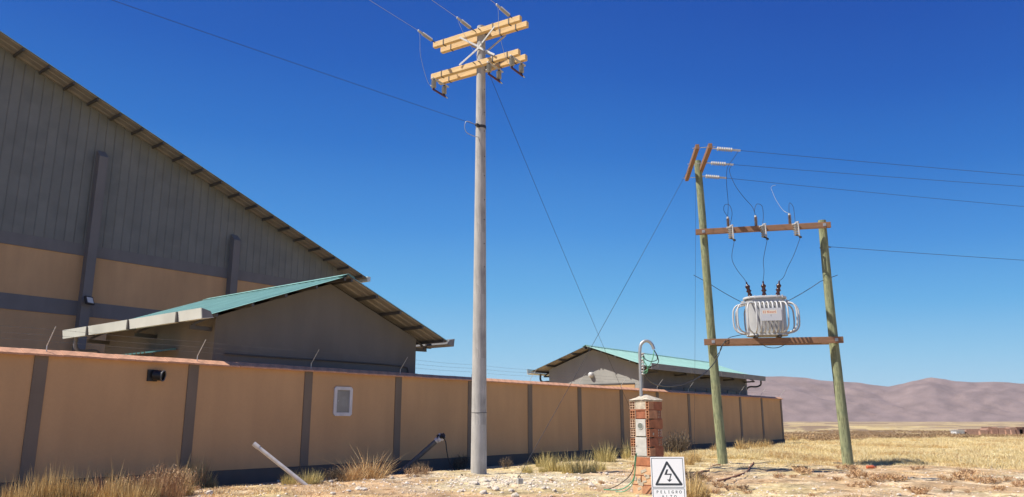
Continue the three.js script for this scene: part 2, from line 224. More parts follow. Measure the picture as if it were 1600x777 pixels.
// ---------------------------------------------------------------- hills
{
  const prof = [[-800, 640], [0, 640], [500, 622], [850, 606], [1000, 600], [1120, 592], [1190, 588.5], [1225, 588], [1262, 590], [1290, 594.5], [1318, 596.5], [1345, 597.5], [1370, 601.5], [1394, 604], [1412, 600.5], [1435, 595], [1462, 589.5], [1482, 592], [1500, 595.5], [1530, 597.2], [1560, 596.4], [1582, 597], [1600, 599], [1700, 606], [1900, 598], [2400, 610]];
  const hz = (px) => { let k = 0; while (k < prof.length - 2 && px > prof[k + 1][0]) k++; const t = sm(prof[k][0], prof[k + 1][0], px), l = (px - prof[k][0]) / (prof[k + 1][0] - prof[k][0]); return lerp(prof[k][1], prof[k + 1][1], 0.5 * t + 0.5 * l); };
  const nA = 420, nR = 90, pos = [], uv = [], idx = [];
  for (let j = 0; j <= nR; j++) for (let i = 0; i <= nA; i++) {
    const px = -800 + (i / nA) * 3200, d = ray(px, 656.5), A = Math.atan2(d.x, -d.z), q = ray(px, hz(px)), el = Math.atan2(q.y, Math.hypot(q.x, q.z));
    const t = j / nR, R = 2300 + 3200 * t, crest = 0.56, Rc = 2300 + 3200 * crest, H = Rc * Math.tan(el) + EYE;
    const x = R * Math.sin(A), z = -R * Math.cos(A);
    const up = t < crest ? sm(0, 1, t / crest) * 0.35 + 0.65 * (t / crest) ** 1.25 : 1 - 0.5 * sm(crest, 1, t);
    const tang = A * Rc, wt = tang + 500 * (N2(x * 0.0012, z * 0.0012, 205) - 0.5) + 0.22 * (R - Rc) * Math.sin(tang * 0.0011);
    const ridge = Math.abs(2 * N2(wt * 0.0026, R * 0.0005, 201, 4) - 1), ridge2 = Math.abs(2 * N2(wt * 0.011, R * 0.0012, 203, 3) - 1);
    const mid = Math.sin(Math.PI * Math.min(1, t / crest)) * (t < crest ? 1 : 0);
    let y = -4 + (H + 4) * up * (1 - mid * 0.10 * (1 - sm(0, 0.22, ridge))) - mid * 7 * (1 - sm(0, 0.26, ridge2));
    y += 2 * (N2(tang * 0.012, R * 0.004, 207) - 0.5) * Math.min(1, t * 4) * (Math.abs(t - crest) < 0.06 ? 0.3 : 1);
    if (t === 0) y = -12;
    pos.push(x, y, z); uv.push(tang / 520, R / 1500);
  }
  for (let j = 0; j < nR; j++) for (let i = 0; i < nA; i++) { const a = j * (nA + 1) + i, b = a + nA + 1; idx.push(a, a + 1, b, a + 1, b + 1, b); }
  const g = new THREE.BufferGeometry(); g.setAttribute('position', new THREE.Float32BufferAttribute(pos, 3)); g.setAttribute('uv', new THREE.Float32BufferAttribute(uv, 2)); g.setIndex(idx); g.computeVertexNormals();
  const o = shade(new THREE.Mesh(g, new THREE.MeshStandardMaterial({ color: C3(0.345, 0.258, 0.235), map: T.hill, roughness: 1 }))); o.name = 'hills'; info(o, 'bare purple-brown rounded hills beyond the plain', 'hills', null, 'structure'); scene.add(o);
}
scene.fog = new THREE.FogExp2(new THREE.Color(0.80, 0.86, 1.0), 0.000025);

// ---------------------------------------------------------------- boundary wall
const BAY = 2.75, LASTBAY = 13, TOPY = 2.36;
{
  const w = thing('perimeter_wall', 'long beige plastered boundary wall with grey pilasters and orange clay coping', 'wall', W(0, 0, 0), TURN);
  const first = -2;
  for (let k = first; k < LASTBAY; k++) part(w, 'panel', box(k * BAY + 0.1, (k + 1) * BAY - 0.1, 0.29, 2.335, -0.15, 0), M.beige);
  for (let k = first; k <= LASTBAY; k++) part(w, 'pilaster', rbox(k * BAY - 0.107, k * BAY + 0.107, 0.286, 2.337, -0.16, 0.022, 0.008), M.grey);
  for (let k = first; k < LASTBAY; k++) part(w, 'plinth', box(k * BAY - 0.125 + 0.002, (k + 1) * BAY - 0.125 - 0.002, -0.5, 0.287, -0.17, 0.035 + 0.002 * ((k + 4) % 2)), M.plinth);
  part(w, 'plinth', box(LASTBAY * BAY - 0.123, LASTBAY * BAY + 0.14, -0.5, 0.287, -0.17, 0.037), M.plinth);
  // side wall turning back at the far corner
  part(w, 'side_panel', box(LASTBAY * BAY - 0.02, LASTBAY * BAY + 0.115, -0.3, 2.33, -14, -0.162), M.beige);
  const R = rng(5), L = 0.31, n0 = Math.floor(first * BAY / L), n1 = Math.ceil((LASTBAY * BAY + 0.16) / L);
  const shapes = [0, 1, 2].map((k) => { const f = 0.085 + 0.006 * k; return prism([[-0.2, TOPY - 0.004], [f, TOPY - 0.036], [f, TOPY - 0.004], [-0.085, TOPY + 0.083], [-0.2, TOPY + 0.06]], 0, L - 0.004).rotateY(-Math.PI / 2); });
  for (let k = n0; k < n1; k++) { const g = shapes[Math.floor(R() * 3)]; const o = part(w, 'coping_tile', g, M.coping); o.rotation.y = 0; o.position.set(k * L + L, (R() - 0.5) * 0.008, (R() - 0.5) * 0.012); }
}
// barbed wire posts and strands
const ordinal = (i) => ['first', 'second', 'third', 'fourth', 'fifth', 'sixth', 'seventh', 'eighth', 'ninth', 'tenth', 'eleventh', 'twelfth', 'thirteenth', 'fourteenth', 'fifteenth', 'sixteenth'][i];
const postBase = (k) => [k * BAY + 0.07, -0.02];
{
  const mk = (k) => { const [s, n] = postBase(k); const g = thing('barbed_wire_post', `${ordinal(LASTBAY - k)} angled barbed wire post from the far corner of the boundary wall`, 'wire post', W(s, TOPY + 0.05, n), TURN, 'barbed wire posts along the wall'); part(g, 'upright', rod(V(0, -0.06, 0), V(0, 0.11, 0), 0.008, 0.008, 6), M.pale); part(g, 'arm', rod(V(0, 0.1, 0), V(0, 0.40, 0.25), 0.008, 0.007, 6), M.pale); return g; };
  for (let k = -1; k <= LASTBAY; k++) mk(k);
  const names = ['lowest', 'middle', 'topmost'];
  for (let r = 0; r < 3; r++) {
    const t = (r + 0.75) / 3 * 0.92, pts = [], barbs = [], R = rng(40 + r);
    for (let k = -1; k <= LASTBAY; k++) { const [s, n] = postBase(k), p = W(s, TOPY + 0.15 + 0.30 * t, n + 0.25 * t); pts.push(p); if (k < LASTBAY) { const q = W(s + BAY, TOPY + 0.15 + 0.30 * t, n + 0.25 * t); for (let j = 1; j < 16; j++) { const u = j / 16, c = p.clone().lerp(q, u); c.y -= 0.06 * u * (1 - u); if (j === 8) pts.push(c.clone()); const a = V(R() - 0.5, R() - 0.5, R() - 0.5).setLength(0.022); barbs.push(rod(c.clone().sub(a), c.clone().add(a), 0.0014, 0.0014, 3)); } } }
    single('barbed_wire', `${names[r]} strand of barbed wire above the boundary wall`, 'barbed wire', [tube(pts, 0.0019, 4, pts.length * 4), ...barbs], M.barb, 'barbed wire strands');
  }
}
// meter cabinet in the wall
{
  const a = onN(535, 628, 0.0), g = thing('wall_cabinet', 'grey steel cabinet door in a white painted frame set into the boundary wall', 'cabinet', W(a.s, 1.36, 0), TURN);
  const s = new THREE.Shape(), w = 0.265, h = 0.66, c = 0.045; s.moveTo(-w + c, 0); s.lineTo(w - c, 0); s.lineTo(w, c); s.lineTo(w, h - c); s.lineTo(w - c, h); s.lineTo(-w + c, h); s.lineTo(-w, h - c); s.lineTo(-w, c);
  const hole = new THREE.Path(); hole.moveTo(-0.19, 0.075); hole.lineTo(-0.19, 0.59); hole.lineTo(0.19, 0.59); hole.lineTo(0.19, 0.075); s.holes.push(hole);
  part(g, 'frame', uvBox(new THREE.ExtrudeGeometry(s, { depth: 0.03, bevelEnabled: true, bevelSize: 0.004, bevelThickness: 0.004, bevelSegments: 1 }).translate(0, 0, 0.003)), M.frameWhite);
  const d = part(g, 'door', rbox(-0.183, 0.183, 0.082, 0.583, -0.01, 0.012, 0.004), M.doorGrey);
  part(d, 'knob', place(new THREE.CylinderGeometry(0.012, 0.012, 0.02, 10), V(-0.14, 0.34, 0.02), V(0, 0, 1)), M.pale);
}
// pipe stub near the top of the wall
{
  const a = onN(240, 587, 0.0), g = thing('duct_outlet', 'black round duct elbow on a square plate high on the boundary wall', 'duct', W(a.s, a.y - 0.11, 0), TURN);
  part(g, 'flange', rbox(-0.13, 0.06, 0.0, 0.215, -0.01, 0.035, 0.006), M.black);
  const ax = V(0.62, -0.12, 0.78).normalize();
  part(g, 'duct', [place(new THREE.CylinderGeometry(0.095, 0.095, 0.17, 24, 1, true), V(0.045, 0.11, 0.1), ax), place(new THREE.CylinderGeometry(0.092, 0.092, 0.01, 24), V(0.07, 0.105, 0.13), ax)], M.black);
  part(g, 'rim', place(new THREE.TorusGeometry(0.095, 0.012, 8, 28).rotateX(Math.PI / 2), V(0.098, 0.1, 0.166), ax), M.greyPlastic);
}

// ---------------------------------------------------------------- roofs
// ribbed sheet: runs along +x (down the slope) from 0 to len, across z from 0 to wid
function ribSheet(len, wid, ribs, hRib = 0.028, flip = 0) { const pr = [], step = wid / ribs; for (let k = 0; k < ribs; k++) { const z = k * step; pr.push([z, 0], [z + step * 0.62, 0], [z + step * 0.72, hRib], [z + step * 0.9, hRib]); } pr.push([wid, 0]); const pos = [], uv = []; for (let i = 0; i < pr.length - 1; i++) { const [z0, y0] = pr[i], [z1, y1] = pr[i + 1], q = [[0, y0, z0], [0, y1, z1], [len, y1, z1], [0, y0, z0], [len, y1, z1], [len, y0, z0]]; if (flip) q.reverse(); for (const v of q) { pos.push(...v); uv.push(v[0], v[2]); } } const g = new THREE.BufferGeometry(); g.setAttribute('position', new THREE.Float32BufferAttribute(pos, 3)); g.setAttribute('uv', new THREE.Float32BufferAttribute(uv, 2)); g.computeVertexNormals(); return g; }
// one slope of a roof inside `parent`: from ridge point, falling along dir (+1/-1 on axis 'x' or 'z'), sheets laid side by side along the other axis
function slope(parent, { axis, dir, ridge, at, y, eaveY, run, from, to, sheetW = 1.0, ribs = 4, top, under = M.under, purlins = [], pr = 0.06, purlinExt = 0 }) {
  const len = Math.hypot(run, y - eaveY), a = Math.atan2(y - eaveY, run), count = Math.max(1, Math.round((to - from) / sheetW)), wdt = (to - from) / count;
  const gT = ribSheet(len, wdt - 0.004, ribs, 0.03, dir > 0 ? 0 : 0), gU = ribSheet(len, wdt - 0.004, ribs, 0.03);
  for (let k = 0; k < count; k++) {
    const o = new THREE.Group();
    const base = part(parent, 'roof_sheet', gT, top), u = part(base, 'sheet_underside', gU, under); u.position.y = -0.006;
    base.rotation.order = 'YXZ';
    if (axis === 'x') { base.rotation.set(0, dir > 0 ? 0 : Math.PI, -a); base.position.set(at, y, dir > 0 ? from + k * wdt : from + (k + 1) * wdt); }
    else { base.rotation.set(0, dir > 0 ? -Math.PI / 2 : Math.PI / 2, -a); base.position.set(dir > 0 ? from + (k + 1) * wdt : from + k * wdt, y, at); }
  }
  for (const t of purlins) { const d = t * run, yy = y - (y - eaveY) * t - 0.012 - pr * 0.75; if (axis === 'x') part(parent, 'purlin', box(at + dir * d - 0.03, at + dir * d + 0.03, yy - pr * 0.75, yy + pr * 0.6, from + 0.02, to - 0.02 + purlinExt), M.steel); else part(parent, 'purlin', box(from + 0.02, to - 0.02, yy - pr * 0.75, yy + pr * 0.6, at + dir * d - 0.03, at + dir * d + 0.03), M.steel); }
}
const lin = (a, b, n) => Array.from({ length: n }, (_, i) => a + (b - a) * i / (n - 1));

// ---------------------------------------------------------------- small building behind the wall (gable towards the wall)
{
  const NO = -0.3, k = (14.32 - NO) / 15.32, S = (s) => -5.36 + (s + 5.36) * k, Y = (y) => EYE + (y - EYE) * k;
  const rs = S(7.36), ry = Y(4.90), eL = S(3.57), eR = S(11.16), ey = Y(3.49), nw = -1.0, wl = rs - (S(10.5) - S(4.24)) / 2 , wr = onN(650, 535, nw).s, nb = -6.1;
  const wL = 2 * rs - wr + 0.04; // symmetric about the ridge
  const g = thing('store_building', 'grey gabled building with shade painted into its walls and green metal roof behind the wall', 'building', W(rs, 0, nw), TURN);
  const hw = wr - rs, run = (eR - eL) / 2, sl = (ry - ey) / run, wy = (x) => ry - 0.13 - sl * Math.abs(x);
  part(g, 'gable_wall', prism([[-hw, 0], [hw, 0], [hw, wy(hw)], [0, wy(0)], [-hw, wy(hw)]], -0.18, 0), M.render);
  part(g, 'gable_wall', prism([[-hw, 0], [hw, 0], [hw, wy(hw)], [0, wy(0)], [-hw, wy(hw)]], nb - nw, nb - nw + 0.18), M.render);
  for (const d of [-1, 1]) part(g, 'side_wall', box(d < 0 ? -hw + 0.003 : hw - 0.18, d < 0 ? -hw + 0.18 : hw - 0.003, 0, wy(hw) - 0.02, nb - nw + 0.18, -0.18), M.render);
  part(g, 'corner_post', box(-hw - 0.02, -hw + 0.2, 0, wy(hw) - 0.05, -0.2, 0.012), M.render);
  const f = nb - nw - 0.5, t = NO - nw;
  for (const d of [-1, 1]) slope(g, { axis: 'x', dir: d, at: 0, y: ry, eaveY: ey, run, from: f, to: t, ribs: 4, top: M.teal, purlins: [0.03, 0.26, 0.49, 0.72, 0.95], pr: 0.055 });
  part(g, 'ridge_cap', prism([[-0.2, ry - 0.03], [0, ry + 0.045], [0.2, ry - 0.03], [0.2, ry - 0.02], [0, ry + 0.055], [-0.2, ry - 0.02]], f, t - 0.02), M.teal);
  // eaves gutters, in lengths with dark straps between
  for (const d of [-1, 1]) {
    const gx = d * (run + 0.06), z1 = d < 0 ? t + 0.12 : t + 0.0, cuts = [f - 0.1, f + 1.3, f + 3.35, z1 - 0.95, z1];
    for (let i = 0; i < 4; i++) {
      const o = part(g, 'gutter', prism([[gx - d * 0.10, ey - 0.07], [gx + d * 0.16, ey - 0.11], [gx + d * 0.19, ey + 0.105], [gx + d * 0.18, ey + 0.105], [gx + d * 0.15, ey - 0.098], [gx - d * 0.095, ey - 0.06]].map(([a, b]) => [a, b]), cuts[i] + 0.006, cuts[i + 1] - 0.006), d < 0 ? M.gutter : M.gutterGrey);  // right gutter darker: shade of its outer face put into the colour
    }
    for (let i = 1; i < 4; i++) part(g, 'gutter_strap', box(Math.min(gx + d * 0.0, gx + d * 0.205), Math.max(gx + d * 0.0, gx + d * 0.205), ey - 0.12, ey + 0.1, cuts[i] - 0.03, cuts[i] + 0.03), M.steel);
    part(g, 'gutter_end', prism([[gx - d * 0.10, ey - 0.07], [gx + d * 0.16, ey - 0.11], [gx + d * 0.19, ey + 0.105], [gx - d * 0.02, ey + 0.06]], z1 - 0.028, z1 - 0.012), M.gutterGrey);
    // brackets under the eaves
    for (const z of lin(f + 0.7, -0.12, 3)) { const b = part(g, 'eave_bracket', [bar(V(d * hw, ey - 0.2, z), V(d * (run - 0.05), ey - 0.19, z), 0.05, 0.09), bar(V(d * hw, ey + 0.12, z), V(d * (run - 0.1), ey - 0.14, z), 0.04, 0.05)], M.steel); }
  }
  // downpipe below the far end of the left gutter
  part(g, 'downpipe', tube([V(-run - 0.08, ey - 0.06, f + 0.35), V(-run - 0.08, ey - 0.3, f + 0.35), V(-run + 0.0, ey - 0.42, f + 0.35), V(-hw - 0.1, ey - 0.43, f + 0.35), V(-hw - 0.07, ey - 0.6, f + 0.35), V(-hw - 0.07, 0.3, f + 0.35)], 0.05, 10, 60), M.gutterGrey);
  // conduit along the gable
  const c0 = onN(352, 553, nw + 0.03), c1 = onN(637, 574, nw + 0.03);
  part(g, 'conduit', tube([V(c0.s - rs, c0.y, 0.03), V(c1.s - rs - 0.1, c1.y, 0.03), V(c1.s - rs, c1.y - 0.03, 0.03), V(c1.s - rs, c1.y - 0.6, 0.03)], 0.02, 6, 60), M.steel);
  // low side canopy
  const p1 = onN(285, 545, -3.2), gg = thing('entrance_canopy', 'small green metal canopy low beside the grey gabled building', 'canopy', W(p1.s, 0, -3.2), TURN);
  slope(gg, { axis: 'x', dir: -1, at: 0.1, y: p1.y + 0.02, eaveY: p1.y - 0.22, run: 1.3, from: -0.75, to: 0.75, sheetW: 0.75, ribs: 4, top: M.teal, purlins: [0.1, 0.9], pr: 0.04 });
  part(gg, 'post', box(-1.12, -1.06, 0, p1.y - 0.31, 0.55, 0.61), M.steel); part(gg, 'post', box(-1.12, -1.06, 0, p1.y - 0.31, -0.61, -0.55), M.steel);
  part(gg, 'post', box(0.0, 0.06, 0, p1.y - 0.12, 0.55, 0.61), M.steel); part(gg, 'post', box(0.0, 0.06, 0, p1.y - 0.12, -0.61, -0.55), M.steel);
}
// ---------------------------------------------------------------- far gabled building along the wall
{
  const NG = -0.42, a0 = onN(1015.6, 574, NG), S0 = a0.s, S1 = Math.min(35.2, onN(1193, 591, NG).s), ey = 3.36, rn = -3.42, ry = 4.34, run = 2.93, ov = 0.55;
  const g = thing('office_building', 'long grey building with pale green ribbed roof behind the far wall', 'building', W(S0 + ov, 0, rn), TURN);
  const L = S1 - S0 - 2 * ov, hw = run - 0.62, sl = (ry - ey) / run, wy = (z) => ry - 0.12 - sl * Math.abs(z);
  const gable = (x0, x1) => prism([[-hw, 0], [hw, 0], [hw, wy(hw)], [0, wy(0)], [-hw, wy(hw)]], 0, x1 - x0).rotateY(Math.PI / 2).scale(1, 1, -1).translate(x0, 0, 0);
  const gab = (x0, x1) => { const q = prism([[-hw, 0], [hw, 0], [hw, wy(hw)], [0, wy(0)], [-hw, wy(hw)]], 0, x1 - x0); q.rotateY(Math.PI / 2); q.translate(x0, 0, 0); return uvBox(q); };
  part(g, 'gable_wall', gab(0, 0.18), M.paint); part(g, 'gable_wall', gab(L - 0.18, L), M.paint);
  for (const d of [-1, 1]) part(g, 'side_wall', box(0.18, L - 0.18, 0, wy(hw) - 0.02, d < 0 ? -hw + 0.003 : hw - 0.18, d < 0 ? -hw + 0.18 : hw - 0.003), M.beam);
  for (const d of [-1, 1]) slope(g, { axis: 'z', dir: d, at: 0, y: ry, eaveY: ey, run, from: -ov, to: L + ov, ribs: 4, top: M.teal, purlins: [0.03, 0.25, 0.48, 0.71, 0.94], pr: 0.05 });
  part(g, 'ridge_cap', uvBox(prism([[-0.18, ry - 0.025], [0, ry + 0.04], [0.18, ry - 0.025], [0.18, ry - 0.015], [0, ry + 0.05], [-0.18, ry - 0.015]], 0, L + 2 * ov).rotateY(Math.PI / 2).translate(-ov, 0, 0)), M.teal);
  for (const d of [-1, 1]) {
    const cuts = [-ov - 0.05, -ov + 0.5, 3.0, 6.2, 9.0, L + ov - 0.6, L + ov + 0.05].filter((v, i, A) => i === 0 || v > A[i - 1] + 0.3);
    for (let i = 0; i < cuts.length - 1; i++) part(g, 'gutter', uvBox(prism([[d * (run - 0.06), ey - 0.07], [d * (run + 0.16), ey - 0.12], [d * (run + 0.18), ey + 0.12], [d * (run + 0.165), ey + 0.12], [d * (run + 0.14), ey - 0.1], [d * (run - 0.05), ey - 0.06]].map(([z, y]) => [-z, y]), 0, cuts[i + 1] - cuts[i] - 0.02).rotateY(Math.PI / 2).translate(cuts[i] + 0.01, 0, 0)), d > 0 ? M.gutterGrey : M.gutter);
    for (const x of lin(0.4, L - 0.4, 5)) part(g, 'eave_bracket', [bar(V(x, ey - 0.19, d * hw), V(x, ey - 0.17, d * (run - 0.05)), 0.05, 0.07), bar(V(x, ey + 0.08, d * hw), V(x, ey - 0.12, d * (run - 0.1)), 0.04, 0.05)], M.steel);
  }
  // openings on the long side: high windows
  for (const x of lin(2.0, L - 2.0, 4)) { const fr = part(g, 'window', [box(x - 0.6, x + 0.6, 2.66, 2.7, hw - 0.004, hw + 0.02), box(x - 0.6, x + 0.6, 1.6, 1.64, hw - 0.004, hw + 0.02), box(x - 0.6, x - 0.56, 1.64, 2.66, hw - 0.004, hw + 0.02), box(x + 0.56, x + 0.6, 1.64, 2.66, hw - 0.004, hw + 0.02)], M.steel); part(fr, 'pane', box(x - 0.56, x + 0.56, 1.64, 2.66, hw - 0.002, hw + 0.006), M.pane); }
  // lower beige band with dark cap on the lit gable
  part(g, 'gable_ledge', box(-0.03, -0.004, 2.70, 2.76, -hw * 0.42, hw * 0.86), M.steel);
  part(g, 'gable_panel', box(-0.016, -0.003, 1.2, 2.70, -hw * 0.42, hw * 0.86), M.beige);
  part(g, 'downpipe', tube([V(L + 0.35, ey - 0.08, run - 0.0), V(L + 0.35, ey - 0.30, run - 0.02), V(L + 0.3, ey - 0.4, run - 0.2), V(L + 0.12, ey - 0.42, hw + 0.05), V(L + 0.09, ey - 0.6, hw - 0.1), V(L + 0.09, 0.3, hw - 0.1)], 0.045, 8, 60), M.steel);
  part(g, 'downpipe', tube([V(0.2, ey - 0.08, -run), V(0.2, ey - 0.33, -run), V(0.2, ey - 0.42, -run + 0.1), V(0.2, ey - 0.44, -hw - 0.12), V(0.2, ey - 0.6, -hw - 0.06), V(0.2, 0.3, -hw - 0.06)], 0.045, 8, 60), M.steel);
  // bulkhead lamp on the gable
  const lp = (() => { const r = ray(924, 586), c = V(0, EYE, 0).sub(ORG), t = (S0 + ov - 0.03 - c.dot(U)) / r.dot(U), p = r.multiplyScalar(t).add(V(0, EYE, 0)); return p; })();
  const lamp = thing('bulkhead_lamp', 'round white lamp on the gable of the long grey building', 'lamp', lp, TURN);
  part(lamp, 'base', place(new THREE.CylinderGeometry(0.11, 0.12, 0.05, 20), V(0.0, 0, 0), V(-1, 0, 0)), M.pale);
  part(lamp, 'globe', new THREE.SphereGeometry(0.115, 20, 14).scale(0.8, 1, 1).translate(-0.05, 0, 0), M.white);
}
// ---------------------------------------------------------------- tall warehouse behind
{
  const NA = -15, NR = -14.1, e = onN(578, 436, NR), z0 = onN(0, 48, NR), sl = (z0.y - e.y) / (e.s - z0.s), ridgeS = -4, ridgeY = e.y + sl * (e.s - ridgeS), wallR = onN(538, 425, NA).s, c1 = 6.73, c2 = 12.54, by0 = onN(370, 437, NA).y - 0.02, bt = 0.42;
  const g = thing('warehouse', 'tall warehouse with grey ribbed cladding over beige walls and wide gable roof', 'building', W(ridgeS, 0, NA), TURN);
  const x = (s) => s - ridgeS, hw = x(wallR), run = x(e.s) - 0.1, roofAt = (xx) => ridgeY - sl * Math.abs(xx) - 0.06, LEN = 24;
  const midY0 = onN(0, 482, NA).y, midY1 = onN(0, 457, NA).y;
  // masonry: beige infill, concrete beams, columns
  for (const [a, b] of [[-hw, x(c1 - 5.81)], [x(c1 - 5.81), x(c1)], [x(c1), x(c2)], [x(c2), hw]]) { part(g, 'infill_wall', box(a + 0.16, b - 0.16, midY1, by0, -0.2, 0), M.beige); part(g, 'infill_wall', box(a + 0.16, b - 0.16, 0, midY0, -0.2, 0), M.beige); part(g, 'concrete_beam', box(a + 0.16, b - 0.16, midY0, midY1, -0.21, 0.03), M.beam); }
  part(g, 'sill_beam', box(-hw, hw, by0, by0 + bt, -0.21, 0.035), M.beam);
  for (const [s, top] of [[c1 - 5.81, 14.2], [c1, onN(155, 237, NA).y], [c2, onN(365, 368, NA).y]]) part(g, 'column', prism([[-0.5, 0], [0.32, 0], [0.32, top - 0.25], [0.0, top + 0.05], [-0.5, top + 0.05]], -0.16, 0.16).rotateY(-Math.PI / 2).translate(x(s), 0, 0), M.beam);
  for (const xx of [-hw, hw]) part(g, 'corner_column', box(xx - 0.16, xx + 0.16, 0, by0 - 0.003, -0.3, 0.04), M.beam);
  // cladding panels, each a folded sheet with a proud seam
  const pw = 0.335, np = Math.floor(2 * hw / pw), R = rng(77), tones = [0.97, 1.0, 1.03].map((f) => { const m = M.clad.clone(); m.color.multiplyScalar(f); return m; });
  for (let k = 0; k < np; k++) {
    const a = -hw + k * pw, b = a + pw - 0.007, y0 = by0 + bt + 0.004, y1 = roofAt(a), y2 = roofAt(b);
    if (Math.min(y1, y2) < y0 + 0.15) continue;
    const m1 = lerp(y1, y2, 0.12), m2 = lerp(y1, y2, 0.88), aa = a + pw * 0.1, bb = b - pw * 0.1;
    const q = [[a, 0.012, y1], [aa, 0.026, m1], [bb, 0.026, m2], [b, 0.012, y2]], pos = [];
    for (let i = 0; i < 3; i++) { const [p, pz, pt] = q[i], [r, rz, rt] = q[i + 1]; pos.push(p, y0, pz, r, y0, rz, r, rt, rz, p, y0, pz, r, rt, rz, p, pt, pz); }
    const gg = new THREE.BufferGeometry(); gg.setAttribute('position', new THREE.Float32BufferAttribute(pos, 3));
    part(g, 'cladding_panel', uvBox(gg), tones[Math.floor(R() * 3)]);
  }
  part(g, 'cladding_backing', prism([[-hw + 0.03, by0 + bt], [hw - 0.03, by0 + bt], [hw - 0.03, roofAt(hw) - 0.04], [0, roofAt(0) - 0.04], [-hw + 0.03, roofAt(hw) - 0.04]], -0.12, 0.0), M.steel);
  for (const d of [-1, 1]) part(g, 'side_wall', box(d < 0 ? -hw + 0.002 : hw - 0.2, d < 0 ? -hw + 0.2 : hw - 0.002, 0, roofAt(hw) - 0.1, -LEN, -0.3), M.beige);
  const np2 = lin(0.02, 0.985, 27);
  for (const d of [-1, 1]) slope(g, { axis: 'x', dir: d, at: 0, y: ridgeY, eaveY: e.y, run: run, from: -LEN, to: NR - NA, sheetW: 1.05, ribs: 3, top: M.teal, purlins: d > 0 ? np2 : lin(0.02, 0.985, 10), pr: 0.075 });
  for (const d of [-1, 1]) part(g, 'gutter', box(Math.min(d * (run - 0.06), d * (run + 0.14)), Math.max(d * (run - 0.06), d * (run + 0.14)), e.y - 0.12, e.y + 0.1, -LEN, NR - NA - 0.01), M.gutter);
  part(g, 'eave_brace', bar(V(hw, roofAt(hw) - 0.25, 0.3), V(run - 0.1, e.y - 0.2, 0.3), 0.07, 0.1), M.gutterGrey);
  const fl = onN(136, 471, NA + 0.4), f = thing('floodlight', 'small square floodlight with a black frame on a column of the warehouse', 'floodlight', fl.p.clone().setY(fl.y - 0.1), TURN);
  part(f, 'bracket', bar(V(-0.02, 0.1, -0.2), V(-0.02, 0.1, 0), 0.05, 0.05), M.black);
  const hd = part(f, 'housing', rbox(-0.2, 0.2, -0.15, 0.15, -0.04, 0.04, 0.01).rotateX(-0.35).rotateY(0.5).translate(0.02, 0.12, 0.1), M.black);
  part(hd, 'lens', rbox(-0.15, 0.15, -0.105, 0.105, 0.035, 0.048, 0.004).rotateX(-0.35).rotateY(0.5).translate(0.02, 0.12, 0.1), M.lampGlass);
}
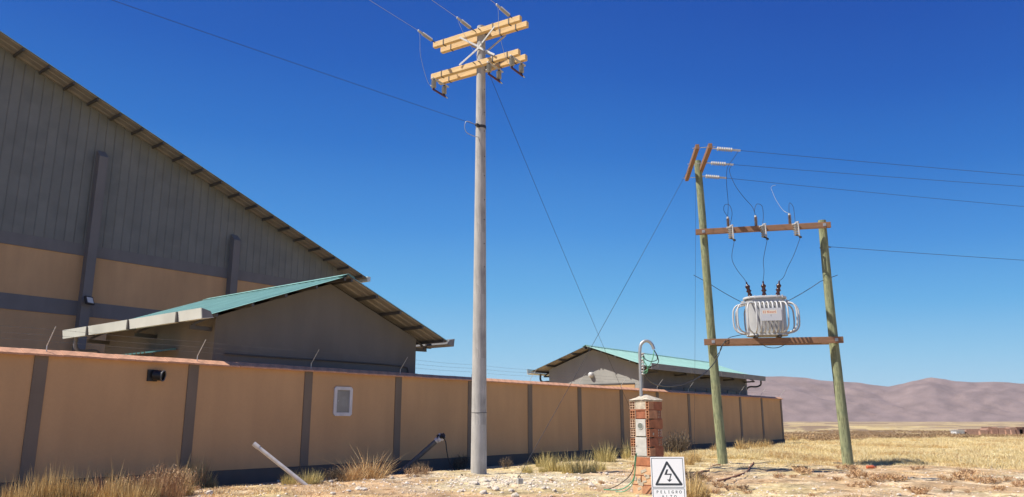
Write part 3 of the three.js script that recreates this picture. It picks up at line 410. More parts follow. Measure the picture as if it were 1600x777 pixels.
// ---------------------------------------------------------------- concrete pole with double crossarms
const ARM_TURN = -31.9 * Math.PI / 180, armX = V(Math.cos(ARM_TURN), 0, -Math.sin(ARM_TURN)), armZ = V(Math.sin(ARM_TURN), 0, Math.cos(ARM_TURN));
{
  const base = V(POLE.x, 0, POLE.z).setY(land(POLE.x, POLE.z));
  const g = thing('utility_pole', 'tall round concrete utility pole with double timber crossarms', 'utility pole', base, ARM_TURN);
  const yOf = (Y) => Y - base.y, top = atZ(749.5, 42, 16.8).y;
  part(g, 'shaft', rod(V(0, -0.4, 0), V(-0.03, yOf(top), 0.02), 0.172, 0.098, 40, 30), M.concrete);
  part(g, 'joint_ring', new THREE.TorusGeometry(0.164, 0.006, 8, 40).rotateX(Math.PI / 2).translate(0, 1.25, 0), M.steel);
  { const R = rng(66); for (let k = 0; k < 11; k++) { const y = 4.4 + k * 0.52 + R() * 0.1, t = y / 10.4, r = lerp(0.172, 0.098, t), a = 0.28 + (R() - 0.5) * 0.1; part(g, 'mould_hole', place(new THREE.CylinderGeometry(0.013, 0.013, 0.012, 10), V(Math.cos(a) * r * 0.99 - 0.03 * t, y, Math.sin(a) * r * 0.99), V(Math.cos(a), 0, Math.sin(a))), M.darkSteel); } }
  for (const [Y, x0, x1] of [[10.27, -1.34, 1.16], [9.44, -1.38, 1.12]]) for (const z of [0.153, -0.153]) {
    const a = part(g, 'crossarm', bar(V(x0, yOf(Y), z), V(x1, yOf(Y), z), 0.105, 0.138, 0.008), M.armWood);
    for (const bx of [x0 + 0.32, 0.42, x1 - 0.3]) part(a, 'strap', rbox(bx - 0.012, bx + 0.012, yOf(Y) - 0.08, yOf(Y) + 0.08, z - 0.062, z + 0.062, 0.002), M.steel);
  }
  for (const z of [0.245, -0.245]) for (const d of [-1, 1]) {
    part(g, 'brace', bar(V(0, yOf(9.88), z * 0.62), V(d * 0.5, yOf(10.22), z), 0.012, 0.045, 0.003), M.pale);
    part(g, 'brace', bar(V(0, yOf(9.86), z * 0.62), V(d * 0.5, yOf(9.5), z), 0.012, 0.045, 0.003), M.pale);
  }
  for (const Y of [10.27, 9.44]) for (const bx of [-0.07, 0.07]) part(g, 'through_bolt', rod(V(bx, yOf(Y), -0.3), V(bx, yOf(Y), 0.3), 0.011, 0.011, 8), M.darkSteel);
  part(g, 'band_clamp', [place(new THREE.CylinderGeometry(0.122, 0.122, 0.07, 28, 1, true), V(-0.02, yOf(7.9), 0.01)), rbox(-0.03, 0.03, yOf(7.87), yOf(7.93), 0.1, 0.24, 0.005)], M.darkSteel);
  const spot = (x, Y, z) => g.localToWorld(V(x, yOf(Y), z));
  // dead-end insulators and the three conductors
  const ins = sheds(0.36, 0.016, 0.044, 9), kinds = [[-1.24, 'end away from the transformer'], [-0.1, 'middle'], [0.98, 'end nearest the transformer']];
  const wires = [];
  kinds.forEach(([x, where], i) => {
    const p = spot(x, 10.29, 0.25), dir = armZ.clone().setY(0.03).normalize(), h = thing('strain_insulator', `grey strain insulator on the concrete pole\'s upper arms, ${where}`, 'insulator', p, 0, 'strain insulators of the concrete pole');
    part(h, 'eye_link', rod(V(0, 0, 0), dir.clone().multiplyScalar(0.14), 0.012, 0.012, 6), M.darkSteel);
    part(h, 'body', place(ins, dir.clone().multiplyScalar(0.13), dir), M.greyRubber);
    part(h, 'clamp', bar(dir.clone().multiplyScalar(0.48), dir.clone().multiplyScalar(0.66), 0.035, 0.05), M.pale);
    const q = p.clone().addScaledVector(dir, 0.64); wires.push(q);
    single('power_line', `bare conductor leaving the concrete pole\'s upper arms, ${where}`, 'power line', span(q, q.clone().addScaledVector(armZ, 55).add(V(0, 1.2, 0)), 0.7, 0.005, 5, 40), M.alu, 'conductors of the concrete pole');
  });
  // underhung disconnect switches
  const shedG = sheds(0.2, 0.035, 0.062, 6), sw = [[-1.24, 'at the end away from the transformer'], [0.36, 'next to the pole'], [0.98, 'at the end nearest the transformer']], taps = [];
  sw.forEach(([x, where]) => {
    const p = spot(x, 9.36, 0), h = thing('disconnect_switch', `hanging switch with two grey insulators under lower arms, ${where.replace('at the ', '')}`, 'switch', p, ARM_TURN, 'switches under the lower crossarms');
    part(h, 'mounting_bar', bar(V(0, -0.035, 0.33), V(0, -0.02, -0.33), 0.045, 0.035), M.pale);
    for (const z of [0.26, -0.16]) { part(h, 'insulator', place(shedG, V(0, -0.27, z)), M.porcelain); part(h, 'cap', place(new THREE.CylinderGeometry(0.024, 0.024, 0.05, 10), V(0, -0.05, z)), M.darkSteel); part(h, 'terminal', place(new THREE.CylinderGeometry(0.022, 0.03, 0.06, 10), V(0, -0.29, z)), M.darkSteel); }
    part(h, 'blade', bar(V(0, -0.31, 0.30), V(0, -0.32, -0.22), 0.03, 0.045), M.fuse);
    part(h, 'contact', [bar(V(0, -0.28, 0.26), V(0, -0.25, 0.38), 0.025, 0.025), bar(V(0, -0.31, -0.2), V(0, -0.33, -0.3), 0.03, 0.02)], M.pale);
    taps.push(h.localToWorld(V(0, -0.26, 0.37)));
  });
  wires.forEach((q, i) => single('jumper_wire', `pale jumper hanging down to the switch ${sw[i][1]}`, 'wire', tube([q, q.clone().add(V(0.03, -0.12, 0)), q.clone().lerp(taps[i], 0.5).addScaledVector(armZ, 0.16), taps[i].clone().addScaledVector(armZ, 0.1).add(V(0, 0.03, 0)), taps[i]], 0.0045, 5, 40), M.alu, 'jumpers of the concrete pole'));
  // neutral line at the band clamp
  const c = spot(-0.02, 7.9, 0.24), far = atY(230, 0, 7.95), dir = far.clone().sub(c).setY(0).normalize();
  single('neutral_line', 'single dark line running off from the clamp on the concrete pole', 'power line', span(c, c.clone().addScaledVector(dir, 50).add(V(0, 0.6, 0)), 0.5, 0.0042, 5, 40), M.wire);
  single('line_tail', 'short curl of pale cable hanging at the clamp on the concrete pole', 'wire', tube([c, c.clone().add(V(-0.2, 0.06, 0.05)), c.clone().add(V(-0.24, -0.08, 0.05)), c.clone().add(V(-0.2, -0.2, 0.04)), c.clone().add(V(-0.08, -0.26, 0)), spot(0.0, 7.62, 0.13)], 0.008, 6, 40), M.alu);
  // guy wire to the ground behind the brick pillar
  const gp = gnd(1016, 708); single('guy_wire', 'steel guy wire from the concrete pole to the ground behind the brick pillar', 'guy wire', span(spot(0.1, 9.3, -0.12), gp.add(V(0, -0.05, 0)), 0.1, 0.005, 5), M.wire);
}

// ---------------------------------------------------------------- transformer frame: two wooden poles, beams, arms
const HA = atZ(1131, 727, 21.0), HB = atZ(1325, 725, 20.35);
const HTURN = Math.atan2(-(HB.z - HA.z), HB.x - HA.x), HX = V(Math.cos(HTURN), 0, -Math.sin(HTURN)), HZ = V(Math.sin(HTURN), 0, Math.cos(HTURN));
const HC = HA.clone().add(HB).multiplyScalar(0.5).setY(0);
const Hd = (px) => lerp(21.0, 20.35, (px - 1131) / 194);           // distance of the frame's plane at a column of the photograph
const hf = (px, py, off = 0) => { const p = atZ(px, py, Hd(px) - off); return p; };
{
  const g = thing('timber_pole_gantry', 'frame of two weathered greenish wooden poles joined by timber beams', 'pole frame', HC, HTURN);
  const loc = (p) => g.worldToLocal(p.clone());
  const tA = loc(hf(1089, 252)), tB = loc(hf(1284, 345)), bA = loc(HA), bB = loc(HB);
  const wob = (a, b, r0, r1, seed) => { // slightly crooked round pole
    const R = rng(seed), n = 26, seg = 20, pos = [], uv = [], idx = [], d = b.clone().sub(a), L = d.length();
    for (let j = 0; j <= n; j++) { const t = j / n, c = a.clone().lerp(b, t).add(V(Math.sin(t * 5 + seed) * 0.018, 0, Math.cos(t * 4 + seed) * 0.012)); for (let i = 0; i <= seg; i++) { const A = i / seg * 2 * Math.PI, r = lerp(r0, r1, t) * (1 + 0.05 * (vnoise((i % seg) * 0.5, j * 0.8, 10, seed) - 0.5)); pos.push(c.x + Math.cos(A) * r, c.y, c.z + Math.sin(A) * r); uv.push(i / seg * 0.75, t * L); } }
    for (let j = 0; j < n; j++) for (let i = 0; i < seg; i++) { const k = j * (seg + 1) + i; idx.push(k, k + seg + 1, k + 1, k + 1, k + seg + 1, k + seg + 2); }
    const q = new THREE.BufferGeometry(); q.setAttribute('position', new THREE.Float32BufferAttribute(pos, 3)); q.setAttribute('uv', new THREE.Float32BufferAttribute(uv, 2)); q.setIndex(idx); q.computeVertexNormals();
    const cap = new THREE.CircleGeometry(r1, seg).rotateX(-Math.PI / 2).translate(b.x, b.y - 0.002, b.z); return [q, cap]; };
  const sunk = (b) => b.clone().add(V(0, -0.5, 0));
  part(g, 'pole', wob(sunk(bA), tA, 0.132, 0.098, 3), M.pole); part(g, 'pole', wob(sunk(bB), tB, 0.140, 0.105, 8), M.pole);
  const fz = 0.17;
  const beam = (name, x0, x1, y0, y1, z, h) => { const o = part(g, name, bar(V(x0, y0, z), V(x1, y1, z), 0.1, h, 0.006), M.oldWood); return o; };
  const u0 = loc(hf(1087, 366)), u1 = loc(hf(1295, 355.5)), l0 = loc(hf(1100, 536)), l1 = loc(hf(1315, 532.5));
  beam('upper_beam', u0.x, u1.x, u0.y, u1.y, fz, 0.155); 
  beam('lower_beam', l0.x, l1.x, l0.y, l1.y, fz, 0.165); beam('lower_beam', l0.x + 0.1, l1.x - 0.1, l0.y, l1.y, -fz - 0.02, 0.165);
  for (const [p, y] of [[bA, u0.y], [bB, u1.y], [bA, l0.y], [bB, l1.y]]) { const t = (y - p.y) / ((p === bA ? tA : tB).y - p.y), x = lerp(p.x, (p === bA ? tA : tB).x, t); part(g, 'bolt', [rod(V(x, y, -0.25), V(x, y, fz + 0.075), 0.012, 0.012, 8), rbox(x - 0.04, x + 0.04, y - 0.04, y + 0.04, fz + 0.05, fz + 0.058, 0.002)], M.galv); }
  // pair of arms near the top, running away from the viewer
  const aL = [atY(1073, 280, 8.3), atY(1090, 229, 8.3)].map(loc), aR = aL.map((p) => p.clone().add(V(0.33, 0, 0)));
  for (const q of [aL, aR]) part(g, 'crossarm', bar(q[0], q[1], 0.1, 0.13, 0.006), M.oldWood);
  for (const t of [0.04, 0.5, 0.96]) part(g, 'spacer_bolt', rod(aL[0].clone().lerp(aL[1], t).add(V(-0.12, 0, 0)), aR[0].clone().lerp(aR[1], t).add(V(0.14, 0, 0)), 0.011, 0.011, 8), M.galv);
  // strain insulators and lines to the right
  const ins = sheds(0.44, 0.014, 0.06, 7), ends = [], lab = ['end nearest the brick pillar', 'middle', 'end nearest the compound wall'];
  const px1 = [[1600, 269], [1600, 286], [1600, 316]];
  [0.92, 0.5, 0.08].forEach((t, i) => {
    const p = g.localToWorld(aR[0].clone().lerp(aR[1], t).add(V(0.06, 0, 0))), q = atY(...px1[i], 8.05), dir = q.clone().sub(p).normalize();
    const h = thing('line_insulator', `pale strain insulator on the wooden top arms, ${lab[i]}`, 'insulator', p, 0, 'strain insulators of the wooden frame');
    part(h, 'shackle', rod(V(0, 0, 0), dir.clone().multiplyScalar(0.15), 0.013, 0.013, 6), M.pale);
    part(h, 'body', place(ins, dir.clone().multiplyScalar(0.14), dir), M.greyRubber);
    part(h, 'clamp', bar(dir.clone().multiplyScalar(0.56), dir.clone().multiplyScalar(0.8), 0.035, 0.05), M.pale);
    const e0 = p.clone().addScaledVector(dir, 0.76); ends.push([e0, dir]);
    const flat = dir.clone().setY(0).normalize(), far = e0.clone().addScaledVector(flat, 60); far.y = 8.2;
    single('overhead_line', `dark overhead line leaving the wooden top arms, ${lab[i]}`, 'power line', span(e0, far, 0.65, 0.0055, 5, 40), M.wire, 'overhead lines from the wooden frame');
  });
  // arresters and fuse cutouts on the upper beam
  const arr = sheds(0.30, 0.026, 0.05, 8), cut = sheds(0.34, 0.038, 0.066, 6), cols = [[1138.5, 1141, 342, 366], [1182, 1192, 340, 364], [1235, 1243, 337, 361]], who = ['over the end bushing nearest the pillar', 'over the middle bushing', 'over the bushing nearest the short pole'];
  const tops = [], cutTop = [], cutBot = [];
  cols.forEach(([xa, xc, yt, yb], i) => {
    const pa = hf(xa, yb - 8, 0.24), pc = hf(xc, yb - 7.5, 0.30);
    const a = thing('surge_arrester', `brown ribbed surge arrester standing on the upper beam ${who[i]}`, 'arrester', pa, HTURN, 'arresters on the upper beam');
    part(a, 'body', place(arr, V(0, 0.0, 0)), M.brownIns); part(a, 'cap', place(new THREE.CylinderGeometry(0.03, 0.034, 0.05, 12), V(0, 0.325, 0)), M.pale); part(a, 'base', rbox(-0.05, 0.05, -0.05, 0.005, -0.13, 0.05, 0.005), M.galv);
    tops.push(a.localToWorld(V(0, 0.35, 0)));
    const c = thing('fuse_cutout', `pale fuse cutout hung on the upper beam ${who[i]}`, 'fuse cutout', pc, HTURN, 'fuse cutouts on the upper beam');
    const ax = V(0.03, -1, 0.05).normalize();
    part(c, 'bracket', [rbox(-0.09, 0.07, 0.02, 0.07, -0.14, 0.03, 0.006), rbox(-0.07, 0.05, -0.1, 0.08, -0.08, -0.05, 0.004)], M.pale);
    part(c, 'insulator', place(cut, V(-0.01, 0.06, 0.04), ax), i === 1 ? M.porcelain : M.greyRubber);
    part(c, 'fuse_tube', rod(V(0.06, 0.07, 0.12), V(0.07, -0.33, 0.12), 0.02, 0.02, 10), M.pale);
    part(c, 'upper_contact', bar(V(0.0, 0.09, 0.02), V(0.07, 0.085, 0.14), 0.04, 0.03), M.pale);
    part(c, 'lower_contact', [bar(V(0.0, -0.27, 0.07), V(0.1, -0.335, 0.14), 0.045, 0.04), rbox(0.05, 0.12, -0.37, -0.33, 0.12, 0.17, 0.006)], M.darkSteel);
    cutTop.push(c.localToWorld(V(0.0, 0.1, 0.02))); cutBot.push(c.localToWorld(V(0.08, -0.36, 0.14)));
  });
  // jumpers from the lines down to the arresters, small loops on to the cutouts
  const W1 = 0.0065, e3 = ends[2][0].clone().addScaledVector(ends[2][1], 2.0).add(V(0, -0.1, 0));
  const J = (name, label, pts, m = M.wire, grp = 'jumpers on the wooden frame') => single(name, label, 'wire', tube(pts, W1, 5, 50), m, grp);
  const mids = [[[1142, 255], [1135.5, 275], [1136, 305], [1138, 325]], [[1142, 266], [1148, 285], [1163, 308], [1177, 325]], []];
  J('jumper_cable', 'dark jumper from the nearest overhead line down to the first arrester', [ends[0][0], ...[[1146, 248], [1137, 262], [1135.5, 285], [1138, 318]].map(([x, y], k) => hf(x, y, lerp(0.9, 0.2, k / 3))), tops[0]]);
  J('jumper_cable', 'dark jumper from the middle overhead line down to the middle arrester', [ends[1][0], ...[[1140, 266], [1148, 288], [1162, 308], [1176, 324]].map(([x, y], k) => hf(x, y, 0.2)), tops[1]]);
  J('jumper_cable', 'pale jumper from the lowest overhead line down to the arrester by the short pole', [hf(1212, 289.5, -1.6), ...[[1206.5, 291], [1208, 302], [1216, 318], [1227, 331]].map(([x, y], k) => hf(x, y, lerp(-1.6, 0.2, k / 3))), tops[2]], M.alu);
  const loops = [[[1131, 328], [1133, 320], [1139, 320], [1144, 332]], [[1179, 330], [1183, 319], [1190, 321], [1193, 338]], [[1233, 325], [1234, 317], [1239, 322], [1242, 340]]];
  loops.forEach((l, i) => J('lead_loop', `thin looped lead joining arrester and cutout ${who[i]}`, [tops[i], ...l.map(([x, y]) => hf(x, y, 0.28)), cutTop[i]], M.wire, 'looped leads on the upper beam'));
  // transformer -------------------------------------------------------
  const tb = loc(hf(1199, 529)), Tp = g.localToWorld(V(tb.x, l0.y + 0.0825, 0));
  const tr = thing('transformer', 'light grey oil transformer with curved cooling tubes standing on the lower beams', 'transformer', Tp, HTURN);
  const oval = (w, d, y0, y1, bev = 0.02) => { const s = new THREE.Shape(), r = d * 0.96; s.moveTo(-w + r, -d); s.lineTo(w - r, -d); s.absarc(w - r, 0, d, -Math.PI / 2, Math.PI / 2); s.lineTo(-w + r, d); s.absarc(-w + r, 0, d, Math.PI / 2, 1.5 * Math.PI); const q = new THREE.ExtrudeGeometry(s, { depth: y1 - y0, bevelEnabled: true, bevelSize: bev, bevelThickness: bev, bevelSegments: 2, curveSegments: 14 }); q.rotateX(-Math.PI / 2); q.translate(0, y0, 0); return q; };
  part(tr, 'skid', [box(-0.34, -0.26, 0, 0.06, -0.36, 0.36), box(0.26, 0.34, 0, 0.06, -0.36, 0.36)], M.steel);
  part(tr, 'tank', oval(0.49, 0.30, 0.08, 1.05), M.tankShaded); part(tr, 'base_flange', oval(0.52, 0.33, 0.064, 0.085, 0.006), M.tank);
  part(tr, 'lid', oval(0.54, 0.35, 1.07, 1.10, 0.015), M.tank);
  for (let k = 0; k < 7; k++) part(tr, 'lid_bolt', rod(V(-0.42 + k * 0.14, 1.05, 0.345), V(-0.42 + k * 0.14, 1.13, 0.345), 0.014, 0.014, 8), M.tank);
  const loop = (x, z, ox, oz) => { const y0 = 0.16, y1 = 0.93, o = (t) => V(x + ox * t, 0, z + oz * t); const P = [[-0.1, y1 + 0.0], [0.35, y1 + 0.005], [0.75, y1 - 0.03], [0.98, y1 - 0.14], [1.04, y1 - 0.3], [1.04, y0 + 0.3], [0.98, y0 + 0.14], [0.75, y0 + 0.03], [0.35, y0 - 0.02], [-0.1, y0 - 0.03]]; return tube(P.map(([t, y]) => o(t).setY(y)), 0.022, 8, 40); };
  for (let k = 0; k < 7; k++) for (const d of [1, -1]) part(tr, 'cooling_tube', loop(-0.32 + k * 0.107, d * 0.29, 0.03, d * 0.27), M.tank);
  for (const d of [-1, 1]) for (const [a, o] of [[28, 0.34], [58, 0.30], [0, 0.36], [-28, 0.34], [-58, 0.3]]) { const r = a * Math.PI / 180; part(tr, 'cooling_tube', loop(d * (0.2 + 0.28 * Math.cos(r)), 0.28 * Math.sin(r), d * o * Math.cos(r), o * Math.sin(r)), M.tank); }
  { // nameplate with a band of worn orange-red lettering
    const c = document.createElement('canvas'); c.width = 256; c.height = 168; const x = c.getContext('2d'); x.fillStyle = '#c3c6cc'; x.fillRect(0, 0, 256, 168); x.fillStyle = '#dcd6c6'; x.fillRect(22, 26, 176, 50); x.fillStyle = '#c0563c'; x.font = 'bold 46px serif'; x.textAlign = 'center'; x.fillText('El Mauri', 110, 67, 160); x.fillStyle = '#55585a'; x.fillRect(124, 92, 5, 20); x.fillRect(120, 90, 14, 4);
    const t = new THREE.CanvasTexture(c); t.colorSpace = THREE.SRGBColorSpace;
    const pl = part(tr, 'nameplate', rbox(-0.20, 0.34, 0.40, 0.74, 0.605, 0.612, 0.002), M.tank), f = new THREE.PlaneGeometry(0.53, 0.33).translate(0.07, 0.57, 0.6145); part(pl, 'plate_print', f, new THREE.MeshStandardMaterial({ map: t, roughness: 0.5 }));
  }
  const bs = lathe([[0, 0], [0.05, 0], [0.05, 0.03], [0.034, 0.05], [0.05, 0.08], [0.034, 0.11], [0.034, 0.14], [0.058, 0.17], [0.036, 0.2], [0.036, 0.23], [0.05, 0.26], [0.05, 0.29], [0.03, 0.31], [0.018, 0.33], [0.014, 0.39], [0, 0.39]], 16);
  const bt = [];
  [[-0.36, -0.2], [0.0, -0.02], [0.34, 0.16]].forEach(([x, tx]) => { const ax = V(tx, 1, 0.05).normalize(); part(tr, 'bushing', place(bs.clone().scale(1.3, 1.18, 1.3), V(x, 1.105, 0), ax), M.bushing); bt.push(tr.localToWorld(V(x, 1.105, 0).addScaledVector(ax, 0.45))); });
  part(tr, 'lifting_lug', [bar(V(-0.54, 1.02, 0), V(-0.62, 0.98, 0), 0.03, 0.06), bar(V(0.54, 1.02, 0), V(0.62, 0.98, 0), 0.03, 0.06)], M.tank);
  const dl = [[[1144, 405], [1152, 422], [1163, 436]], [[1193, 408], [1194, 425]], [[1240, 400], [1231, 418], [1224, 434]]];
  dl.forEach((l, i) => single('lead_wire', `dark lead from fuse cutout to transformer bushing ${['nearest the tall wooden pole', 'in the middle', 'nearest the short pole'][i]}`, 'wire', tube([cutBot[i], ...l.map(([x, y]) => hf(x, y, 0.15)), bt[i]], 0.0065, 5, 40), M.wire, 'leads to the transformer'));
  const lug = [tr.localToWorld(V(-0.6, 1.0, 0)), tr.localToWorld(V(0.6, 1.0, 0))];
  single('stay_wire', 'short stay wire from the tall wooden pole to the transformer', 'wire', [span(hf(1108, 443, 0.05), lug[0], 0.02, 0.009), rod(hf(1084, 430, 0), hf(1108, 443, 0.05), 0.008)], M.wire, 'stays of the transformer');
  single('stay_wire', 'short stay wire from the short wooden pole to the transformer', 'wire', [span(hf(1282, 440, 0.05), lug[1], 0.02, 0.009), rod(hf(1309, 430, 0), hf(1282, 440, 0.05), 0.008)], M.wire, 'stays of the transformer');
  // other wires
  single('guy_wire', 'dark guy wire running off level from the short wooden pole', 'guy wire', span(hf(1293, 385.5), hf(1293, 385.5).add(V(40, 0.2, -8)), 0.3, 0.006), M.wire);
  single('preformed_grip', 'twisted steel grip at the short wooden pole', 'grip', [rod(hf(1281, 387.5), hf(1290, 386), 0.016, 0.016, 8), rod(hf(1292, 385.5), hf(1301, 385.3).add(V(0, 0, -0.1)), 0.022, 0.012, 8)], M.darkSteel);
  const gb = gnd(812, 757), gt = g.localToWorld(aL[0].clone().lerp(aL[1], 0.45).add(V(-0.05, -0.05, 0)));
  single('guy_wire', 'guy wire slanting from the wooden frame down to the concrete anchor block', 'guy wire', span(gt, gb.clone().add(V(-0.02, 0.12, 0)), 0.04, 0.0048), M.wire);
  const ab = thing('anchor_block', 'small concrete anchor block with a steel eye in the gravel', 'anchor block', gb, 0.4);
  part(ab, 'block', rbox(-0.05, 0.05, -0.1, 0.10, -0.05, 0.05, 0.012), M.concrete); part(ab, 'eye', place(new THREE.TorusGeometry(0.025, 0.007, 8, 16), V(-0.01, 0.12, 0), V(0, 1, 0)), M.darkSteel);
  single('ground_wire', 'thin vertical wire hanging beside the tall wooden pole to the ground', 'wire', span(g.localToWorld(aL[0].clone().lerp(aL[1], 0.5).add(V(-0.06, -0.06, 0))).setX(atZ(1087, 400, Hd(1087)).x), atZ(1085, 727, Hd(1085)).add(V(0, -0.05, 0)), 0, 0.0035), M.wire);
  // service cable sagging from the frame to the mast on the brick pillar
  const sc = [hf(1152, 530, 0.1), hf(1140, 531, 0.25), hf(1128, 540, 0.3), hf(1124, 553, 0.35), atZ(1108, 577, 19), atZ(1085, 594, 17.4), atZ(1058, 603, 16), atZ(1033, 603, 14.6), atZ(1012, 592, 13.2), atZ(1004, 578, 12.98)];
  single('service_cable', 'black cable sagging from the transformer frame to the mast on the brick pillar', 'cable', tube(sc, 0.011, 6, 90), M.black);
  single('cable_tail', 'thin loop of black cable under the lower timber beam', 'cable', tube([hf(1190, 538, 0.3), hf(1200, 543, 0.25), hf(1215, 543.5, 0.25), hf(1230, 537, 0.2)], 0.009, 5, 24), M.black);
  single('cable_coil', 'loose black cable loops at the tall wooden pole above the lower beam', 'cable', tube([hf(1172, 520, 0.15), hf(1156, 524, 0.1), hf(1140, 528, 0.2), hf(1131, 536, 0.28), hf(1126, 548, 0.3), hf(1116, 560, 0.22)], 0.009, 5, 40), M.black);
}

// ---------------------------------------------------------------- brick pillar with meter, mast, warning sign
{
  const cor = atZ(1016, 700, 12.75), y0 = land(cor.x, cor.z - 0.27) - 0.06, P = V(cor.x, y0, cor.z - 0.269), g = thing('brick_pillar', 'narrow hollow-brick pillar with mortar cap and electricity meter', 'pillar', P, -Math.PI / 4);
  const H0 = 1.58 - y0, hb = 0.13, pitch = 0.148, nC = Math.floor(H0 / pitch);
  const hollow = (w, h, L) => { const s = new THREE.Shape(); s.moveTo(-w / 2, -h / 2); s.lineTo(w / 2, -h / 2); s.lineTo(w / 2, h / 2); s.lineTo(-w / 2, h / 2); for (let i = 0; i < 2; i++) for (let j = 0; j < 3; j++) { if (w < 0.07 && i) continue; const hw = w < 0.07 ? w - 0.022 : w / 2 - 0.014, hh = h / 3 - 0.012, cx = w < 0.07 ? 0 : (i - 0.5) * (w / 2 - 0.003), cy = (j - 1) * (h / 3 - 0.002); const q = new THREE.Path(); q.moveTo(cx - hw / 2, cy - hh / 2); q.lineTo(cx - hw / 2, cy + hh / 2); q.lineTo(cx + hw / 2, cy + hh / 2); q.lineTo(cx + hw / 2, cy - hh / 2); s.holes.push(q); } return uvBox(new THREE.ExtrudeGeometry(s, { depth: L, bevelEnabled: false })); };
  const grooved = (w, h, L) => { const a = [box(-w / 2, w / 2, -h / 2, h / 2, 0, L)]; return join(a); };
  const hz = hollow(0.1, hb, 0.235), hzR = hollow(0.06, hb, 0.235), hx = hollow(0.10, hb, 0.22).rotateY(Math.PI / 2), sideBrick = grooved(0.105, hb, 0.235), short = hollow(0.088, hb, 0.3).rotateY(Math.PI / 2), R = rng(12), cl = [M.clay, M.clayB, M.clayC];
  const put = (geo, x, y, z, m) => { const o = part(g, 'brick', geo, m ?? cl[Math.floor(R() * 3)]); o.position.set(x + (R() - 0.5) * 0.006, y, z + (R() - 0.5) * 0.006); o.rotation.y = (R() - 0.5) * 0.03; return o; };
  const mid = box(-0.082, 0.124, -hb / 2, hb / 2, 0, 0.1), low = box(-0.095, 0.095, -hb / 2, hb / 2, 0, 0.1), xb = box(0, 0.1, -hb / 2, hb / 2, -0.115, 0.115);
  for (let k = 0; k < nC; k++) {
    const y = H0 - pitch * (k + 0.5);
    if (k === 6) { for (const z of [-0.143, -0.048, 0.048, 0.143]) put(short, -0.11, y, z); put(mid, -0.02, y, 0.085); continue; }
    if (k >= 7) { // lower courses: bricks laid along the faces
      const sh = k % 2 ? 0.05 : -0.05; put(low, -0.097 + sh * 0.3, y, 0.092, M.clayD); put(low, 0.097, y, 0.09, k % 3 ? M.clayD : M.clayC); put(xb, 0.088, y, -0.075 ); put(box(-0.19, -0.09, -hb / 2, hb / 2, -0.18, 0.08), 0, y, 0);
      continue; }
    put(hz, -0.139, y, -0.045, k % 3 === 1 ? M.clayC : M.clayE); put(hzR, 0.159, y, -0.045);
    if ([1, 3, 4].includes(k)) put(hx, -0.03, y, -0.105); else put(xb, 0.09, y, -0.075 - 0.0);
    if (k === 0) part(g, 'mortar_patch', rbox(-0.084, 0.126, y - hb / 2 - 0.008, y + hb / 2 + 0.012, 0.02, 0.182, 0.012), M.mortar);
    if (k === 1) put(mid, 0, y, 0.075);
    put(box(-0.19, -0.09, -hb / 2, hb / 2, -0.19, -0.06), 0, y, 0);
  }
  part(g, 'mortar_core', box(-0.178, 0.178, 0, H0, -0.178, 0.05), M.mortar);
  part(g, 'mortar_joint', [box(-0.09, -0.08, H0 - 7 * pitch, H0, 0.05, 0.184), box(0.122, 0.13, H0 - 7 * pitch, H0, 0.05, 0.184)], M.mortar);
  for (let k = 1; k < nC; k++) part(g, 'mortar_bed', box(-0.184, 0.184, H0 - pitch * k - 0.011, H0 - pitch * k + 0.011, k >= 7 ? -0.184 : -0.184, k > 1 && k < 7 ? 0.05 : 0.184), M.clayB);
  { // rough weathered cap: low pyramid
    const n = 10, pos = [], idx = [], uv = [], RR = 0.205; for (let j = 0; j <= n; j++) for (let i = 0; i <= n; i++) { const a = (i / n * 2 - 1), b = (j / n * 2 - 1), m = Math.max(Math.abs(a), Math.abs(b)), q = 0.9 + 0.2 * N2(a * 3, b * 3, 301); pos.push(a * RR * q, H0 + 0.012 + 0.1 * (1 - m) + 0.018 * (N2(a * 5, b * 5, 303) - 0.5), b * RR * q); uv.push(a * RR, b * RR); }
    for (let j = 0; j < n; j++) for (let i = 0; i < n; i++) { const k = j * (n + 1) + i; idx.push(k, k + n + 1, k + 1, k + 1, k + n + 1, k + n + 2); }
    const top = new THREE.BufferGeometry(); top.setAttribute('position', new THREE.Float32BufferAttribute(pos, 3)); top.setAttribute('uv', new THREE.Float32BufferAttribute(uv, 2)); top.setIndex(idx); top.computeVertexNormals();
    part(g, 'mortar_cap', [top, rbox(-0.192, 0.192, H0 - 0.015, H0 + 0.008, -0.192, 0.192, 0.005)], M.mortar); }
  const ym = H0 - 2 * pitch;
  const mb = part(g, 'meter_box', rbox(-0.075, 0.118, ym - 0.275, ym - 0.005, 0.04, 0.197, 0.008), M.boxPaint);
  part(mb, 'meter_window', place(new THREE.CylinderGeometry(0.052, 0.052, 0.012, 24), V(0.02, ym - 0.11, 0.197), V(0, 0, 1)), M.glassDark); part(mb, 'meter_ring', place(new THREE.TorusGeometry(0.052, 0.006, 8, 28).rotateX(Math.PI / 2), V(0.02, ym - 0.11, 0.2), V(0, 0, 1)), M.pale);
  const pn = part(g, 'breaker_door', rbox(-0.095, 0.125, ym - 0.585, ym - 0.292, 0.04, 0.196, 0.006), M.boxPaint); part(pn, 'lock', place(new THREE.CylinderGeometry(0.007, 0.007, 0.01, 8), V(-0.07, ym - 0.43, 0.197), V(0, 0, 1)), M.darkSteel);
  part(g, 'mortar_patch', rbox(-0.14, 0.17, ym - 0.69, ym - 0.59, 0.03, 0.188, 0.012), M.mortar);
